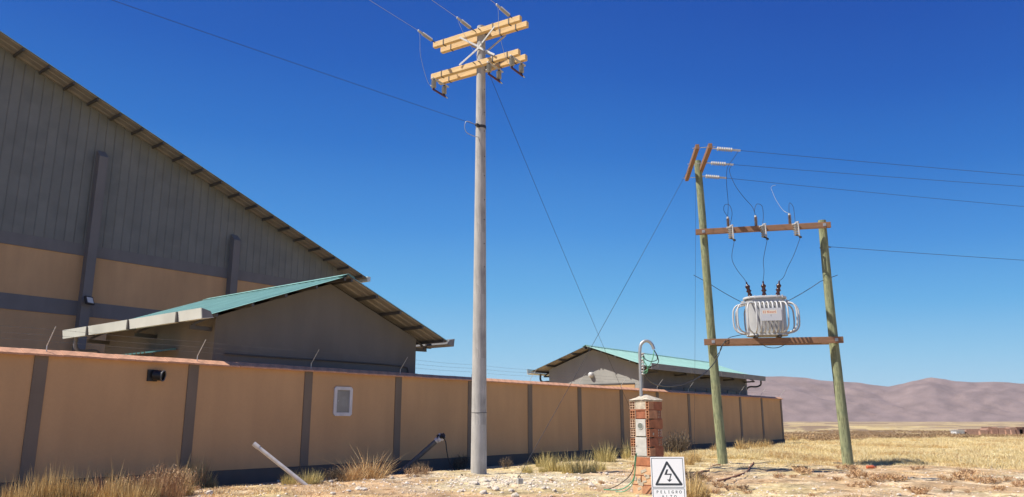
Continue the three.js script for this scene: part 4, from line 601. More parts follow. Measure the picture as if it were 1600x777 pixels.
  { const RS = rng(21), sm1 = [rbox(-0.05, 0.05, -0.025, 0.025, 0, 0.006, 0.003), rbox(-0.03, 0.03, -0.04, 0.04, 0, 0.006, 0.003)]; for (let k = 0; k < 12; k++) { const o = part(g, 'mortar_smear', sm1[k % 2], M.mortar), y = 0.12 + RS() * (H0 - 0.2); if (k < 9) o.position.set((RS() - 0.5) * 0.28, 0.1 + RS() * (H0 - 7 * pitch - 0.1), 0.192); else { o.rotation.y = Math.PI / 2; o.position.set(0.19, y, (RS() - 0.5) * 0.26); } o.rotation.z = (RS() - 0.5) * 0.8; o.scale.set(0.5 + RS(), 0.4 + 0.8 * RS(), 1); } }
  // conduit mast
  const m0 = atZ(1001.5, 612, 13.0), r = 0.026;
  const mast = thing('conduit_mast', 'bent galvanised pipe mast rising from the cap of the brick pillar', 'mast', m0, 0), L = (px, py, d = 13) => atZ(px, py, d).sub(m0);
  part(mast, 'pipe', tube([V(0, -0.1, 0), L(1001, 590), L(1000.2, 565), L(1000, 548), L(1001.5, 539), L(1007, 533.5), L(1013, 533.5), L(1018.5, 538), L(1022, 546)], r, 14, 80), M.galv);
  const spool = lathe([[0, -0.035], [0.03, -0.035], [0.034, -0.02], [0.02, -0.006], [0.02, 0.006], [0.034, 0.02], [0.03, 0.035], [0, 0.035]], 14);
  for (const y of [555, 564.5, 573.5, 582.5]) part(mast, 'spool_insulator', place(spool, L(1004.3, y)), M.pale);
  part(mast, 'rack_bar', [rod(L(1005.6, 552, 12.97), L(1005.8, 586, 12.97), 0.006), rod(L(1000.5, 558), L(1005.6, 558, 12.97), 0.006), rod(L(1000.8, 580), L(1005.7, 580, 12.97), 0.006)], M.galv);
  const end = atZ(1022, 547, 13);
  [['outermost', [[1027, 556], [1029, 566], [1024, 571], [1014, 573], [1005, 574]]], ['middle', [[1026, 555], [1027, 562], [1018, 565], [1009, 562], [1005, 556]]], ['innermost', [[1021.5, 553], [1020, 560], [1016, 570], [1012, 577], [1005, 582]]]].forEach(([nm, p], i) => single('mast_cable', `${nm} loop of thin cable hanging from the bent pipe of the pillar mast`, 'cable', tube([end, ...p.map(([x, y]) => atZ(x, y, 12.97))], 0.0075, 6, 40), i === 2 ? M.green : M.black, 'cable loops at the mast'));
  single('mast_cable', 'short green cable slanting from the spools of the pillar mast', 'cable', tube([atZ(1004, 556, 12.97), atZ(1007, 566, 12.95), atZ(1012, 575, 12.95), atZ(1010, 583, 12.97), atZ(1005, 583, 12.97)], 0.007, 6, 30), M.green, 'cable loops at the mast');
  // warning sign
  const sp = atZ(1043.5, 714, 11), w = 0.465, h = 0.62, sy = sp.y - h, gy = land(sp.x, -11.0);
  const s = thing('warning_sign', 'white warning sign with a lightning triangle in front of the brick pillar', 'sign', V(sp.x, gy, -11), -0.16); s.rotation.order = 'YXZ'; s.rotation.x = -0.14; s.rotation.z = 0.012;
  const c = document.createElement('canvas'); c.width = 768; c.height = 1024; const x = c.getContext('2d'), ink = '#3c3f42', line = '#5c6468';
  x.fillStyle = '#f1f2f3'; x.fillRect(0, 0, 768, 1024);
  x.strokeStyle = line; x.lineWidth = 15; x.lineJoin = 'round'; x.strokeRect(24, 32, 708, 640); x.strokeRect(24, 706, 708, 290);
  x.strokeStyle = ink; x.lineWidth = 50; x.beginPath(); x.moveTo(372, 122); x.lineTo(112, 610); x.lineTo(676, 610); x.closePath(); x.stroke();
  x.fillStyle = ink; x.beginPath(); x.moveTo(352, 278); x.lineTo(398, 278); x.lineTo(362, 372); x.lineTo(474, 372); x.lineTo(430, 500); x.lineTo(476, 500); x.lineTo(408, 556); x.lineTo(352, 500); x.lineTo(404, 500); x.lineTo(436, 400); x.lineTo(300, 400); x.closePath(); x.fill();
  x.fillStyle = '#53585b'; x.textAlign = 'center'; x.font = 'bold 88px sans-serif';
  const spaced = (t, cx, y, st) => [...t].forEach((ch, i) => x.fillText(ch, cx + (i - (t.length - 1) / 2) * st, y));
  spaced('PELIGRO', 382, 806, 86); spaced('ALTO', 382, 908, 92);
  const t = new THREE.CanvasTexture(c); t.colorSpace = THREE.SRGBColorSpace; t.anisotropy = 8;
  const b = part(s, 'board', rbox(-w / 2, w / 2, sy - gy, sp.y - gy, -0.004, 0.004, 0.003), M.white);
  part(b, 'print', new THREE.PlaneGeometry(w - 0.004, h - 0.004).translate(0, sy - gy + h / 2, 0.0065), new THREE.MeshStandardMaterial({ map: t, roughness: 0.45 }));
  for (const d of [-1, 1]) part(s, 'post', rod(V(d * 0.15, -0.3, -0.02), V(d * 0.15, sp.y - gy - 0.06, -0.02), 0.015, 0.015, 8), M.galv);
}

// ---------------------------------------------------------------- things lying about
{
  const p0 = gnd(477, 758), d = -p0.z, p1 = atZ(396, 693.5, d - 0.1), back = p0.clone().sub(p1).normalize();
  const pg = thing('plastic_pipe', 'long off-white plastic pipe leaning out of the ground before the wall', 'pipe', p0, 0), dd = p1.clone().sub(p0);
  part(pg, 'tube', [rod(back.clone().multiplyScalar(0.25), dd, 0.036, 0.036, 18), place(new THREE.CylinderGeometry(0.043, 0.043, 0.12, 18), dd.clone().addScaledVector(back, 0.06), back)], M.pvc); part(pg, 'mouth', place(new THREE.CylinderGeometry(0.03, 0.03, 0.004, 16), dd.clone().addScaledVector(back, -0.002), back), M.black);
  const q0 = gnd(623, 741), e = -q0.z, q1 = atZ(684, 687, e), bk = q0.clone().sub(q1).normalize(), cg = thing('cable_conduit', 'grey plastic conduit rising at a slant with taped cable ends', 'conduit', q0, 0), qd = q1.clone().sub(q0);
  part(cg, 'tube', rod(bk.clone().multiplyScalar(0.3), qd, 0.058, 0.058, 18), M.greyPlastic);
  const R = rng(31), wr = []; for (let k = 0; k < 9; k++) { const s = new THREE.IcosahedronGeometry(0.045 + 0.03 * R(), 1), p = s.attributes.position; for (let i = 0; i < p.count; i++) { const f = 0.75 + 0.5 * hash(Math.round(p.getX(i) * 900), Math.round(p.getY(i) * 900), 9999, k); p.setXYZ(i, p.getX(i) * f, p.getY(i) * f, p.getZ(i) * f); } s.computeVertexNormals(); s.translate(qd.x - bk.x * 0.06 + (R() - 0.4) * 0.16, qd.y - bk.y * 0.06 + (R() - 0.45) * 0.12, qd.z + (R() - 0.5) * 0.1); wr.push(s); }
  part(cg, 'tape_wrap', wr.slice(0, 4), M.frameWhite); part(cg, 'cable_bundle', wr.slice(4), M.black);
  part(cg, 'collar', place(new THREE.CylinderGeometry(0.068, 0.068, 0.07, 18), qd.clone().addScaledVector(bk, 0.03), bk), M.frameWhite);
  const tl = [atZ(690, 684, e), atZ(695.5, 688, e), atZ(698, 705, e), atZ(702, 722, e), atZ(711, 736, e), gnd(722, 744).add(V(0, 0.02, 0))];
  single('hanging_cable', 'black cable drooping from the slanted conduit to the ground', 'cable', tube(tl, 0.014, 6, 50), M.black);
  // green cables by the pillar
  const lift = (px, py, h) => gnd(px, py).add(V(0, h, 0));
  const pe = atZ(993, 712, 12.6);
  [[['thicker'], [[991, 745], [984, 757], [970, 765], [955, 766], [943, 765]]], [['longer'], [[989, 735], [982, 746], [968, 757], [956, 763], [944, 766]]], [['shorter'], [[992.5, 730], [991, 748], [986, 760], [976, 768], [962, 769]]]].forEach(([nm, l], i) => single('green_cable', `${nm[0]} loop of green cable hanging from the brick pillar to the soil`, 'cable', tube([pe.clone().add(V(0.01 * i, 0.02 * i, 0.01 * i)), ...l.map(([x, y], k) => { const t = k / 4; const p = atZ(x, y, lerp(12.7, 12.85 + 0.1 * i, t)); p.y = Math.max(p.y, land(p.x, p.z) + 0.012); return p; })], 0.0075 + 0.002 * (i === 0), 6, 60), i === 1 ? M.black : M.green, 'cables at the brick pillar'));
  // orange bottle
  const ob = gnd(1361, 733), og = thing('plastic_bottle', 'crushed orange plastic bottle lying on the soil', 'bottle', ob, 0.1); og.scale.setScalar(0.75);
  part(og, 'body', place(lathe([[0, -0.13], [0.055, -0.13], [0.06, -0.1], [0.052, -0.02], [0.062, 0.04], [0.05, 0.09], [0.022, 0.12], [0.02, 0.15], [0, 0.15]], 14), V(0, 0.055, 0), V(1, 0.05, 0.2)), M.orange); part(og, 'cap', place(new THREE.CylinderGeometry(0.026, 0.026, 0.03, 12), V(0.16, 0.062, 0.033), V(1, 0.05, 0.2)), M.fuse);
  // reddish root or hose on the soil, exposed root by the tall pole
  single('dry_root', 'reddish dry root curving over the bare soil', 'root', tube([[1178, 723], [1173, 730], [1168, 738], [1155, 744], [1138, 749], [1122, 753]].map(([x, y]) => lift(x, y, 0.015)), 0.018, 6, 40), M.root);
  single('dry_root', 'dark dry root running from the foot of the tall wooden pole', 'root', tube([[1126, 727], [1115, 729], [1107, 735], [1098, 739], [1088, 741]].map(([x, y]) => lift(x, y, 0.01)), 0.02, 6, 30), M.root);
  // crumpled dark strip marking an unidentified dark patch of ground
  { const a = gnd(1404, 750), b = gnd(1470, 752), n = 16, pos = [], uv = [], idx = []; for (let j = 0; j <= 4; j++) for (let i = 0; i <= n; i++) { const p = a.clone().lerp(b, i / n).add(V(0, 0, -0.32 * (j / 4) * (1 - 0.75 * i / n))); p.y = land(p.x, p.z) + 0.01 + 0.05 * N2(i * 0.5, j * 0.7, 41); pos.push(p.x, p.y, p.z); uv.push(p.x, p.z); } for (let j = 0; j < 4; j++) for (let i = 0; i < n; i++) { const k = j * (n + 1) + i; idx.push(k, k + 1, k + n + 1, k + 1, k + n + 2, k + n + 1); } const q = new THREE.BufferGeometry(); q.setAttribute('position', new THREE.Float32BufferAttribute(pos, 3)); q.setAttribute('uv', new THREE.Float32BufferAttribute(uv, 2)); q.setIndex(idx); q.computeVertexNormals(); single('dark_strip', 'crumpled dark strip lying over the sandy soil', 'scrap', q, M.greyPlastic); }
}

// ---------------------------------------------------------------- brick ruins far across the plain
{
  const D = 238, at = (px, py) => { const p = atZ(px, py, D); return p; };
  const hut = (name, label, px0, px1, h, dep, m, openings, roof) => {
    const a = at(px0, 680), b = at(px1, 680), y = land((a.x + b.x) / 2, -D), g = thing(name, label, 'ruin', V((a.x + b.x) / 2, y, -D), 0.0, 'brick ruins on the plain'), w = (b.x - a.x) / 2;
    const cuts = [-w, ...openings.flatMap(([c, ww]) => [c * w - ww / 2, c * w + ww / 2]), w]; for (let i = 0; i < cuts.length - 1; i += 2) part(g, 'front_wall', box(cuts[i], cuts[i + 1], -0.6, h - 0.25 * ((i / 2) % 2), -0.2, 0), m);
    openings.forEach(([c, ww, hh]) => part(g, 'lintel_wall', box(c * w - ww / 2, c * w + ww / 2, hh, h, -0.19, -0.01), m));
    part(g, 'side_wall', box(-w, -w + 0.2, -0.6, h - 0.3, -dep, -0.2), m); part(g, 'side_wall', box(w - 0.2, w, -0.6, h, -dep, -0.2), m); part(g, 'back_wall', box(-w + 0.2, w - 0.2, -0.6, h - 0.1, -dep, -dep + 0.2), m);
    if (roof) part(g, 'roof', box(-w - 0.2, w + 0.2, h + 0.003, h + 0.12, -dep - 0.2, 0.25), roof);
  };
  hut('farm_shed', 'low white shed with flat roof, farthest from the road', 1495, 1508, 1.5, 3, M.white, [], M.white);
  hut('brick_ruin', 'roofless long brick ruin beside the white shed', 1511, 1545, 1.9, 5, M.ruin, [[0.2, 0.7, 1.4]]);
  hut('brick_ruin', 'roofless brick ruin with one narrow opening', 1546, 1561, 2.5, 4, M.ruinB, [[-0.4, 0.5, 1.7]]);
  hut('brick_ruin', 'wide roofless brick ruin with two gaps', 1562, 1588, 2.2, 5, M.ruin, [[-0.2, 0.5, 1.5], [0.45, 0.5, 1.6]]);
  hut('brick_house', 'brick house with a dark doorway at the end of the ruins', 1590, 1616, 2.3, 5, M.ruinB, [[-0.45, 1.0, 1.7]], M.ruinB);
}
// ---------------------------------------------------------------- dry grass, shrubs, stones
function tuft(seed, { n = 60, h = 0.4, spread = 0.12, lean = 0.5, w = 0.006, tone = [[0.58, 0.40, 0.17], [0.70, 0.52, 0.25], [0.42, 0.28, 0.13]], curl = 0.4, wind = 0 }) {
  const R = rng(seed), pos = [], nor = [], col = [];
  for (let k = 0; k < n; k++) {
    const a = R() * Math.PI * 2, r = spread * Math.sqrt(R()), x = Math.cos(a) * r, z = Math.sin(a) * r, b = a + (R() - 0.5) * 1.6, L = h * (0.28 + 0.85 * R() ** 1.4) * (1 - 0.45 * (r / spread) ** 2) * (R() < 0.06 ? 1.35 : 1), ln = lean * (0.25 + R()) * (r / spread * 0.7 + 0.3), t = tone[Math.floor(R() * tone.length)], f = 0.8 + 0.4 * R();
    const dx = Math.cos(b) * ln + wind, dz = Math.sin(b) * ln, ang = R() * Math.PI, sx = Math.cos(ang) * w, sz = Math.sin(ang) * w;
    const P = (u) => [x + dx * L * u * (0.6 + curl * u), L * u * (1 - 0.25 * curl * u * ln), z + dz * L * u * (0.6 + curl * u)];
    const p0 = P(0), p1 = P(0.5), p2 = P(1);
    const tri = [[p0[0] - sx, -0.02, p0[2] - sz], [p0[0] + sx, -0.02, p0[2] + sz], [p1[0] + sx * 0.8, p1[1], p1[2] + sz * 0.8], [p0[0] - sx, -0.02, p0[2] - sz], [p1[0] + sx * 0.8, p1[1], p1[2] + sz * 0.8], [p1[0] - sx * 0.8, p1[1], p1[2] - sz * 0.8], [p1[0] - sx * 0.8, p1[1], p1[2] - sz * 0.8], [p1[0] + sx * 0.8, p1[1], p1[2] + sz * 0.8], p2];
    for (const q of tri) { pos.push(...q); col.push(t[0] * f, t[1] * f, t[2] * f); }
  }
  const g = new THREE.BufferGeometry(); g.setAttribute('position', new THREE.Float32BufferAttribute(pos, 3)); g.setAttribute('color', new THREE.Float32BufferAttribute(col, 3)); g.computeVertexNormals(); return g;
}
// twiggy low shrub: forked stiff stems
function shrub(seed, { n = 40, h = 0.25, spread = 0.2, w = 0.004, tone = [[0.40, 0.22, 0.12], [0.50, 0.31, 0.17], [0.26, 0.15, 0.09]] }) {
  const R = rng(seed), pos = [], col = [];
  const blade = (a, b, ww, t) => { const d = V(R() - 0.5, R() - 0.5, R() - 0.5).normalize().multiplyScalar(ww), p = [a.clone().sub(d), a.clone().add(d), b.clone().add(d.clone().multiplyScalar(0.5)), a.clone().sub(d), b.clone().add(d.clone().multiplyScalar(0.5)), b.clone().sub(d.clone().multiplyScalar(0.5))]; for (const q of p) { pos.push(q.x, q.y, q.z); col.push(...t); } };
  for (let k = 0; k < n; k++) {
    const a = R() * Math.PI * 2, t0 = tone[Math.floor(R() * 3)], o = V(Math.cos(a) * spread * 0.3 * R(), -0.02, Math.sin(a) * spread * 0.3 * R()), up = 0.35 + 0.65 * R(), e = V(Math.cos(a) * spread * (0.4 + 0.6 * R()), h * up * 0.65, Math.sin(a) * spread * (0.4 + 0.6 * R())), f = 0.8 + 0.4 * R(), t = t0.map((c) => c * f);
    blade(o, e, w, t);
    for (let j = 0; j < 3; j++) { const s = o.clone().lerp(e, 0.45 + 0.5 * R()), q = s.clone().add(V((R() - 0.5) * spread * 0.7, h * (0.15 + 0.3 * R()), (R() - 0.5) * spread * 0.7)); blade(s, q, w * 0.8, t); for (let m = 0; m < 2; m++) { const s2 = s.clone().lerp(q, 0.4 + 0.6 * R()); blade(s2, s2.clone().add(V((R() - 0.5) * 0.06, 0.04 * R(), (R() - 0.5) * 0.06)), w * 1.5, t); } }
  }
  const g = new THREE.BufferGeometry(); g.setAttribute('position', new THREE.Float32BufferAttribute(pos, 3)); g.setAttribute('color', new THREE.Float32BufferAttribute(col, 3)); g.computeVertexNormals(); return g;
}
const near = (x) => x < 240 ? 'below the duct on the wall' : x < 380 ? 'before the plastic pipe' : x < 530 ? 'at the plastic pipe' : x < 630 ? 'by the windswept grass clump' : x < 736 ? 'near the slanted conduit' : x < 800 ? 'at the foot of the concrete pole' : x < 880 ? 'near the anchor block' : x < 1020 ? 'near the brick pillar' : x < 1130 ? 'near the warning sign' : x < 1200 ? 'beside the tall wooden pole' : x < 1300 ? 'between the two wooden poles' : x < 1352 ? 'at the foot of the short wooden pole' : x < 1400 ? 'by the orange bottle' : x < 1486 ? 'by the dark strip' : 'on the open soil past the dark strip';
function proto(geo, m, base) { const o = shade(new THREE.Mesh(geo, m)); o.userData.base = base; o.name = base; return o; }
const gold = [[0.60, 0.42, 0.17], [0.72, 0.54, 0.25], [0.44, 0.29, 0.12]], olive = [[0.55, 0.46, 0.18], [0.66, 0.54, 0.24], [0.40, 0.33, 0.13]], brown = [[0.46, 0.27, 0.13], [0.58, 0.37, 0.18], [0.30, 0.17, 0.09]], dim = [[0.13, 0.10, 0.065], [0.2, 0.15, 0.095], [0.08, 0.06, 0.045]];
{
  const R = rng(404);
  const big = [1, 2, 3].map((k) => proto(tuft(60 + k, { n: 340, h: 0.5, spread: 0.22, lean: 0.5, w: 0.0055, tone: gold }), M.straw, 'grass_tuft'));
  const oli = [4, 5, 8].map((k) => proto(tuft(60 + k, { n: 330, h: 0.5, spread: 0.24, lean: 0.62, w: 0.0045, tone: olive }), M.straw, 'grass_tuft'));
  const brn = [6, 7].map((k) => proto(tuft(60 + k, { n: 320, h: 0.55, spread: 0.3, lean: 0.6, w: 0.005, tone: brown }), M.straw, 'grass_tuft'));
  const leanT = proto(tuft(77, { n: 460, h: 0.66, spread: 0.38, lean: 0.85, w: 0.005, tone: [[0.60, 0.40, 0.18], [0.70, 0.50, 0.25], [0.40, 0.25, 0.12]], curl: 0.8, wind: 0.1 }), M.straw, 'grass_clump');
  const G = (src, px, py, sc, label, group, turn) => { const p = gnd(px, py), c = copyOf(src, p, turn ?? R() * 6.28, sc); info(c, label, 'grass', group); return c; };
  // named larger tufts: pixel of the foot, height factor
  G(leanT, 574, 749, [0.95, 0.95, 0.95], 'big windswept straw-brown grass clump before the wall by the slanted conduit', undefined, 0.1);
  G(leanT, 548, 750, [0.6, 0.6, 0.6], 'smaller seeding grass clump beside the big windswept clump', undefined, 0.4);
  for (const [x, y, s] of [[868, 737, 1.0], [912, 740, 1.15], [936, 736, 0.7], [893, 739, 0.9], [851, 729, 0.9], [824, 739, 0.5], [849, 738, 0.45], [946, 721, 1.2], [985, 717, 1.1]]) G(oli[Math.floor(R() * 3)], x, y, s, `${s >= 1 ? 'large' : s > 0.6 ? 'medium' : 'small'} olive-yellow grass tuft between concrete pole and brick pillar`, 'grass tufts between pole and pillar');
  for (const [x, y, s] of [[452, 757, 0.55], [492, 756, 0.55], [480, 757, 0.6]]) G(oli[Math.floor(R() * 3)], x, y, s, 'small yellow-green grass tuft at the foot of the leaning plastic pipe', 'grass tufts by the plastic pipe');
  for (const [x, y, s] of [[6, 800, 0.9], [28, 797, 1.0], [46, 792, 1.05], [64, 792, 1.0], [84, 788, 0.95], [104, 788, 0.9], [122, 787, 0.85], [96, 782, 0.8], [140, 786, 0.7], [205, 788, 0.8], [192, 784, 0.8], [176, 786, 0.8], [232, 782, 0.7], [222, 788, 0.7], [345, 757, 0.75], [352, 756, 0.7], [362, 756, 0.6]]) G(big[Math.floor(R() * 3)], x, y, [s * 0.8, s * (0.8 + 0.4 * R()), s * 0.8], `${s >= 0.9 ? 'tall' : 'shorter'} golden dry grass tuft at the wall foot ${near(x)}`, 'golden tufts along the wall foot');
  for (const [x, y, s] of [[248, 775, 1.0], [262, 772, 1.0], [278, 770, 1.15], [296, 766, 1.2], [308, 763, 1.3], [320, 762, 1.0], [150, 779, 0.9], [332, 763, 0.6], [160, 780, 1.0], [238, 780, 0.9], [270, 779, 0.8], [290, 774, 0.7], [176, 782, 0.9], [214, 781, 0.9]]) G(x % 3 < 1.2 ? brn[Math.floor(R() * 2)] : big[Math.floor(R() * 3)], x, y, [s * 0.72, s * (0.7 + 0.4 * R()), s * 0.72], `${s >= 0.9 ? 'tall' : 'low'} brown tangled dry grass tuft ${near(x)}`, 'brown tangled tufts along the wall foot');
  for (const [x, y, s] of [[1042, 735, 1.0], [1052, 730, 1.1], [1075, 728, 0.9], [1086, 722, 0.9], [1062, 742, 0.8], [1048, 745, 0.7], [1085, 776, 0.9], [1096, 778, 0.8], [1078, 780, 0.9]]) G(big[Math.floor(R() * 3)], x, y, s * 0.85, `golden dry grass tuft ${y > 770 ? 'in front of the bare soil beside' : 'behind'} the warning sign`, 'golden tufts by the warning sign');
  for (const [x, y, s] of [[1160, 705, 1.1], [1195, 702, 1.0], [1116, 707, 0.7], [1240, 690, 1.0], [1178, 703, 0.9]]) G(big[Math.floor(R() * 3)], x, y, s, 'golden dry grass tuft at the far end of the boundary wall', 'golden tufts at the far wall end');
  // dark weeds in the shade of the wall
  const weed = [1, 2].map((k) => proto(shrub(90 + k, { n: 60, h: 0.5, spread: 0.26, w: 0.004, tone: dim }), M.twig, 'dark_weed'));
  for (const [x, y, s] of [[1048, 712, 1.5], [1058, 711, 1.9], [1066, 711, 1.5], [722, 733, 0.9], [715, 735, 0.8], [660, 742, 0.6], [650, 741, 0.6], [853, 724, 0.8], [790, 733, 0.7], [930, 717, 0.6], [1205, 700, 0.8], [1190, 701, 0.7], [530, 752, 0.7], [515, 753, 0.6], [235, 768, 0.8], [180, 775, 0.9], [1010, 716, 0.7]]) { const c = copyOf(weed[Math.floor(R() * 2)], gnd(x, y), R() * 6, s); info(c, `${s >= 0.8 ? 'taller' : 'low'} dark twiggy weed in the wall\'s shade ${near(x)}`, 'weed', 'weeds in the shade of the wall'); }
  // leafless twiggy bushes among the tufts, and the dark one behind the sign
  const bush = [1, 2].map((k) => proto(shrub(130 + k, { n: 44, h: 0.5, spread: 0.3, w: 0.0042, tone: [[0.44, 0.28, 0.15], [0.60, 0.42, 0.24], [0.26, 0.16, 0.09]] }), M.twig, 'twiggy_bush'));
  for (const [x, y, s] of [[186, 783, 0.8], [203, 782, 0.9], [246, 777, 0.95], [262, 775, 1.1], [284, 771, 1.0], [303, 766, 0.9], [640, 747, 0.5], [655, 746, 0.55], [668, 745, 0.45]]) { const c = copyOf(bush[Math.floor(R() * 2)], gnd(x, y), R() * 6, s); info(c, `${s >= 0.95 ? 'larger' : 'smaller'} leafless brown twiggy bush ${near(x)}`, 'bush', 'leafless bushes before the wall'); }
  { const c = copyOf(weed[0], gnd(1086, 756), 1.2, [1.0, 0.6, 1.0]); info(c, 'dark low bush on the soil right behind the warning sign', 'bush'); }
  // little brown shrubs on the right
  const sh = [1, 2, 3].map((k) => proto(shrub(110 + k, { n: 34, h: 0.125, spread: 0.17, w: 0.004, tone: [[0.52, 0.33, 0.17], [0.66, 0.45, 0.25], [0.32, 0.18, 0.10]] }), M.twig, 'dry_shrub'));
  const spots = [[1248, 738, 1.1], [1258, 741, 1.2], [1256, 735, 1], [1218, 747, 1.0], [1240, 747, 0.6], [1283, 746, 0.6], [1315, 733, 1.0], [1330, 735, 1.1], [1338, 742, 1.1], [1346, 748, 1.2], [1310, 751, 0.9], [1333, 747, 1.0], [1342, 758, 0.6], [1330, 761, 0.6], [1360, 760, 0.9], [1347, 763, 0.5], [1370, 746, 0.8], [1374, 754, 1.1], [1365, 752, 0.8], [1383, 750, 0.7], [1397, 752, 1.3], [1408, 752, 1.0], [1502, 750, 1.2], [1515, 745, 1.2], [1521, 752, 0.9], [1536, 755, 1.2], [1553, 754, 0.9], [1568, 752, 0.7], [1577, 751, 0.7], [1434, 772, 0.9], [1442, 772, 0.9], [1417, 766, 0.6], [1481, 768, 0.6], [1513, 772, 0.4], [1560, 768, 0.9], [1595, 760, 1.1], [1472, 750, 0.8], [1485, 753, 0.7], [1122, 762, 0.9], [1118, 772, 0.7], [1140, 767, 0.8], [1160, 765, 0.9], [1168, 772, 0.5], [1105, 752, 0.8], [1095, 748, 0.9], [1270, 777, 0.5], [1575, 719, 1.0], [1583, 720, 0.7], [1430, 734, 0.8], [1440, 733, 0.7], [1500, 720, 0.9], [1535, 718, 0.9], [862, 752, 0.5], [915, 752, 0.5], [940, 757, 0.6], [520, 762, 0.5], [300, 768, 0.9], [285, 772, 0.6]];
  for (const [x, y, s] of spots) { const c = copyOf(sh[Math.floor(R() * 3)], gnd(x, y), R() * 6.28, [s * 0.95 * (0.8 + 0.4 * R()), s * (0.7 + 0.4 * R()), s * 0.95 * (0.8 + 0.4 * R())]); info(c, `${s >= 1 ? 'larger' : s >= 0.7 ? 'medium' : 'tiny'} brown twiggy shrub on bare soil ${near(x)}`, 'shrub', 'brown shrubs on the bare soil'); }
  // stones one can pick out
  const rock = [1, 2, 3, 4].map((k) => { const q = new THREE.IcosahedronGeometry(0.1, 2), p = q.attributes.position; for (let i = 0; i < p.count; i++) { const v = V(p.getX(i), p.getY(i), p.getZ(i)), f = 0.62 + 0.75 * fbm(v.x * 14 + 40 * k, v.y * 14 + v.z * 11 + 40, 4096, 500 + k, 3); p.setXYZ(i, v.x * f * 1.3, v.y * f * 0.7, v.z * f); } return proto(uvBox(q), M.stone, 'stone'); });
  const st = [[740, 758, 1.3], [760, 753, 0.7], [772, 751, 0.6], [783, 752, 0.6], [792, 758, 0.7], [775, 766, 0.9], [755, 772, 0.9], [764, 763, 0.6], [798, 768, 0.7], [612, 748, 0.6], [648, 746, 0.7], [636, 744, 0.5], [517, 754, 0.6], [502, 755, 0.6], [434, 753, 0.55], [560, 765, 0.9], [568, 767, 0.8], [552, 759, 0.5], [520, 773, 0.6], [545, 769, 0.5], [907, 751, 0.9], [924, 760, 0.7], [970, 726, 0.7], [948, 742, 0.6], [280, 766, 0.8], [318, 762, 0.7], [326, 772, 0.8], [828, 758, 0.5], [850, 765, 0.6], [866, 768, 0.5], [405, 750, 0.9], [396, 752, 1.0], [1272, 766, 0.5], [1180, 746, 0.5], [1100, 714, 0.7], [1405, 775, 0.5], [1428, 775, 0.4], [805, 777, 0.8], [720, 769, 0.6], [690, 752, 0.45], [671, 764, 0.4], [703, 762, 0.4]];
  for (const [x, y, s] of st) { const c = copyOf(rock[Math.floor(R() * 4)], gnd(x, y).add(V(0, 0.015, 0)), R() * 6.28, s * 0.66); info(c, `${s >= 0.8 ? 'larger' : s >= 0.6 ? 'medium' : 'small'} pale angular stone ${near(x)}`, 'stone', 'pale stones on the soil'); }
}
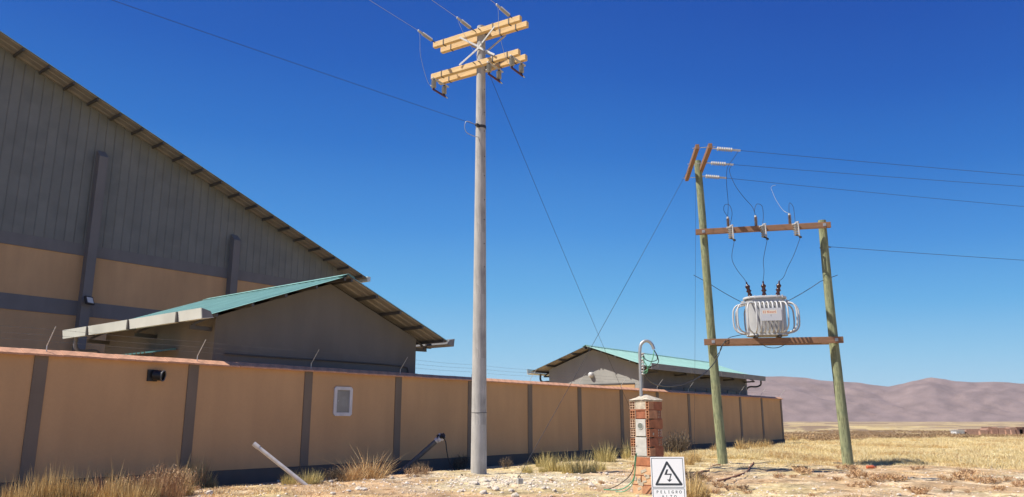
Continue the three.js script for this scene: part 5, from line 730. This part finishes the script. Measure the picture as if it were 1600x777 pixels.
// stuff: pebbles, straw field, scrub on the plain
{
  const R = rng(909), pebble = new THREE.IcosahedronGeometry(0.03, 1); { const p = pebble.attributes.position; for (let i = 0; i < p.count; i++) { const f = 0.7 + 0.6 * hash(Math.round(p.getX(i) * 3000), Math.round(p.getY(i) * 3000 + p.getZ(i) * 1700), 9999, 3); p.setXYZ(i, p.getX(i) * f * 1.3, p.getY(i) * f * 0.7, p.getZ(i) * f); } pebble.computeVertexNormals(); }
  const spread = (name, label, cat, geo, m, list, colour) => { const o = shade(new THREE.InstancedMesh(geo, m, list.length)), q = new THREE.Object3D(); list.forEach(([x, y, z, sx, sy, a, t], i) => { q.position.set(x, y, z); q.rotation.set(0, a, 0); q.scale.set(sx, sy, sx); q.updateMatrix(); o.setMatrixAt(i, q.matrix); o.setColorAt(i, colour(t)); }); o.name = name; info(o, label, cat, null, 'stuff'); scene.add(o); return o; };
  const peb = [];
  for (let k = 0; k < 42000; k++) {
    const D = 11.5 + 16 * R() ** 1.5, px = -40 + 1700 * R(), x = (px - 800) / 1229 * D, z = -D, [s, n] = toSN(x, z); if (n < 0.3) continue;
    const heap = 0.6 * Math.exp(-(((x + 0.35) / 2.7) ** 2 + ((z + 15.0) / 1.5) ** 2)) + 0.4 * Math.exp(-(((x - 3.0) / 1.6) ** 2 + ((z + 17.4) / 1.2) ** 2)), dens = 0.13 + 1.0 * heap + 0.25 * sm(0.5, 0.7, N2(x * 0.8, z * 0.8, 61));
    if (R() > dens) continue; const sc = (0.18 + 0.85 * R() ** 4) * (0.8 + 0.5 * Math.min(1, heap)); peb.push([x, land(x, z) + 0.004, z, sc, sc, R() * 6.28, R() * 0.62 + 0.5 * Math.min(1, heap) * R() * R()]);
  }
  spread('gravel', 'loose pale gravel and pebbles scattered on the soil', 'gravel', pebble, mat([1, 1, 1], { rough: 0.95 }), peb, (t) => C3(lerp(0.50, 0.92, t), lerp(0.36, 0.87, t), lerp(0.24, 0.78, t)));
  // straw field on the right
  const tg = [1, 2, 3, 4].map((k) => tuft(700 + k, { n: 26, h: 0.18, spread: 0.22, lean: 1.3, w: 0.0045, tone: [[0.90, 0.75, 0.38], [0.96, 0.86, 0.56], [0.78, 0.59, 0.30]] })), lists = tg.map(() => []), low = [];
  for (let k = 0; k < 210000; k++) {
    const D = 19 + 50 * R() ** 1.25, px = 980 + 900 * R(), x = (px - 800) / 1229 * D, z = -D, [s, n] = toSN(x, z); if (n < 0.5 && s < 36.2) continue;
    const a = N2(x * 0.35, z * 0.35, 101), b = N2(x * 0.9, z * 0.9, 63), edge = sm(20.0, 24.5, D + (b - 0.5) * 5 - (px < 1200 ? 1.0 : 0)); let dens = edge * (0.05 + 0.80 * sm(0.42, 0.60, 0.5 * a + 0.5 * b + 0.03)) * sm(68, 46, D + 10 * (b - 0.5)); dens = Math.max(dens, 0.015);
    if (R() > dens) continue; const sc = (0.45 + 0.75 * R()) * (0.55 + 0.55 * b) * (edge < 0.5 ? 0.6 : 1); lists[Math.floor(R() * 4)].push([x, land(x, z), z, sc, sc * (0.7 + 0.7 * N2(x * 0.5, z * 0.5, 69)), R() * 6.28, R() < 0.5 * sm(0.52, 0.66, N2(x * 1.1, z * 0.5, 71)) ? 3 : R()]);
  }
  lists.forEach((l, i) => spread(numbered('straw_field'), 'low golden straw grass covering the open field', 'grass', tg[i], M.straw, l, (t) => t > 2 ? C3(0.62, 0.48, 0.36) : C3(lerp(0.72, 1, t), lerp(0.68, 1, t), lerp(0.58, 0.98, t))));
  // thin dead grass on the near bare soil
  const tn = tuft(801, { n: 14, h: 0.07, spread: 0.14, lean: 2.2, w: 0.0035, tone: [[0.66, 0.44, 0.22], [0.74, 0.55, 0.30], [0.45, 0.27, 0.13]] }), ln = [];
  for (let k = 0; k < 15000; k++) { const D = 11.5 + 14 * R(), px = -60 + 1740 * R(), x = (px - 800) / 1229 * D, z = -D, [s, n] = toSN(x, z); if (n < 0.1) continue; const b = N2(x * 0.7, z * 0.7, 67), leftG = sm(-1.5, -4.5, x) * 0.9; if (R() > 0.4 * sm(0.5, 0.7, b) + 0.04 + leftG * 0.7 * sm(0.4, 0.6, b)) continue; const sc = 0.4 + 0.9 * R() * R() + leftG * 0.5; ln.push([x, land(x, z), z, sc, sc, R() * 6.28, R()]); }
  spread('ground_litter', 'thin dead grass and twigs littering the bare soil', 'grass', tn, M.straw, ln, (t) => C3(lerp(0.8, 1.3, t), lerp(0.8, 1.3, t), lerp(0.8, 1.2, t)));
  // scrub on the plain
  const sg = shrub(900, { n: 26, h: 0.34, spread: 0.6, w: 0.016, tone: [[0.38, 0.26, 0.15], [0.50, 0.36, 0.21], [0.26, 0.175, 0.10]] }), ls = [];
  for (let k = 0; k < 26000; k++) { const D = 44 + 300 * R() ** 1.6, px = 1150 + 650 * R(), x = (px - 800) / 1229 * D, z = -D, [s, n] = toSN(x, z); if (s < 38) continue; const a = N2(x * 0.05, z * 0.012, 107); if (R() > (0.12 + 0.88 * sm(0.40, 0.58, a)) * sm(44, 62, D)) continue; const sc = 0.4 + 0.8 * R(); ls.push([x, land(x, z), z, sc, sc * (0.7 + 0.4 * R()), R() * 6.28, R()]); }
  spread('plain_scrub', 'low brown scrub dotted over the far plain', 'scrub', sg, M.twig, ls, (t) => C3(lerp(0.8, 1.25, t), lerp(0.8, 1.2, t), lerp(0.8, 1.1, t)));
}
renderer.render(scene, camera);
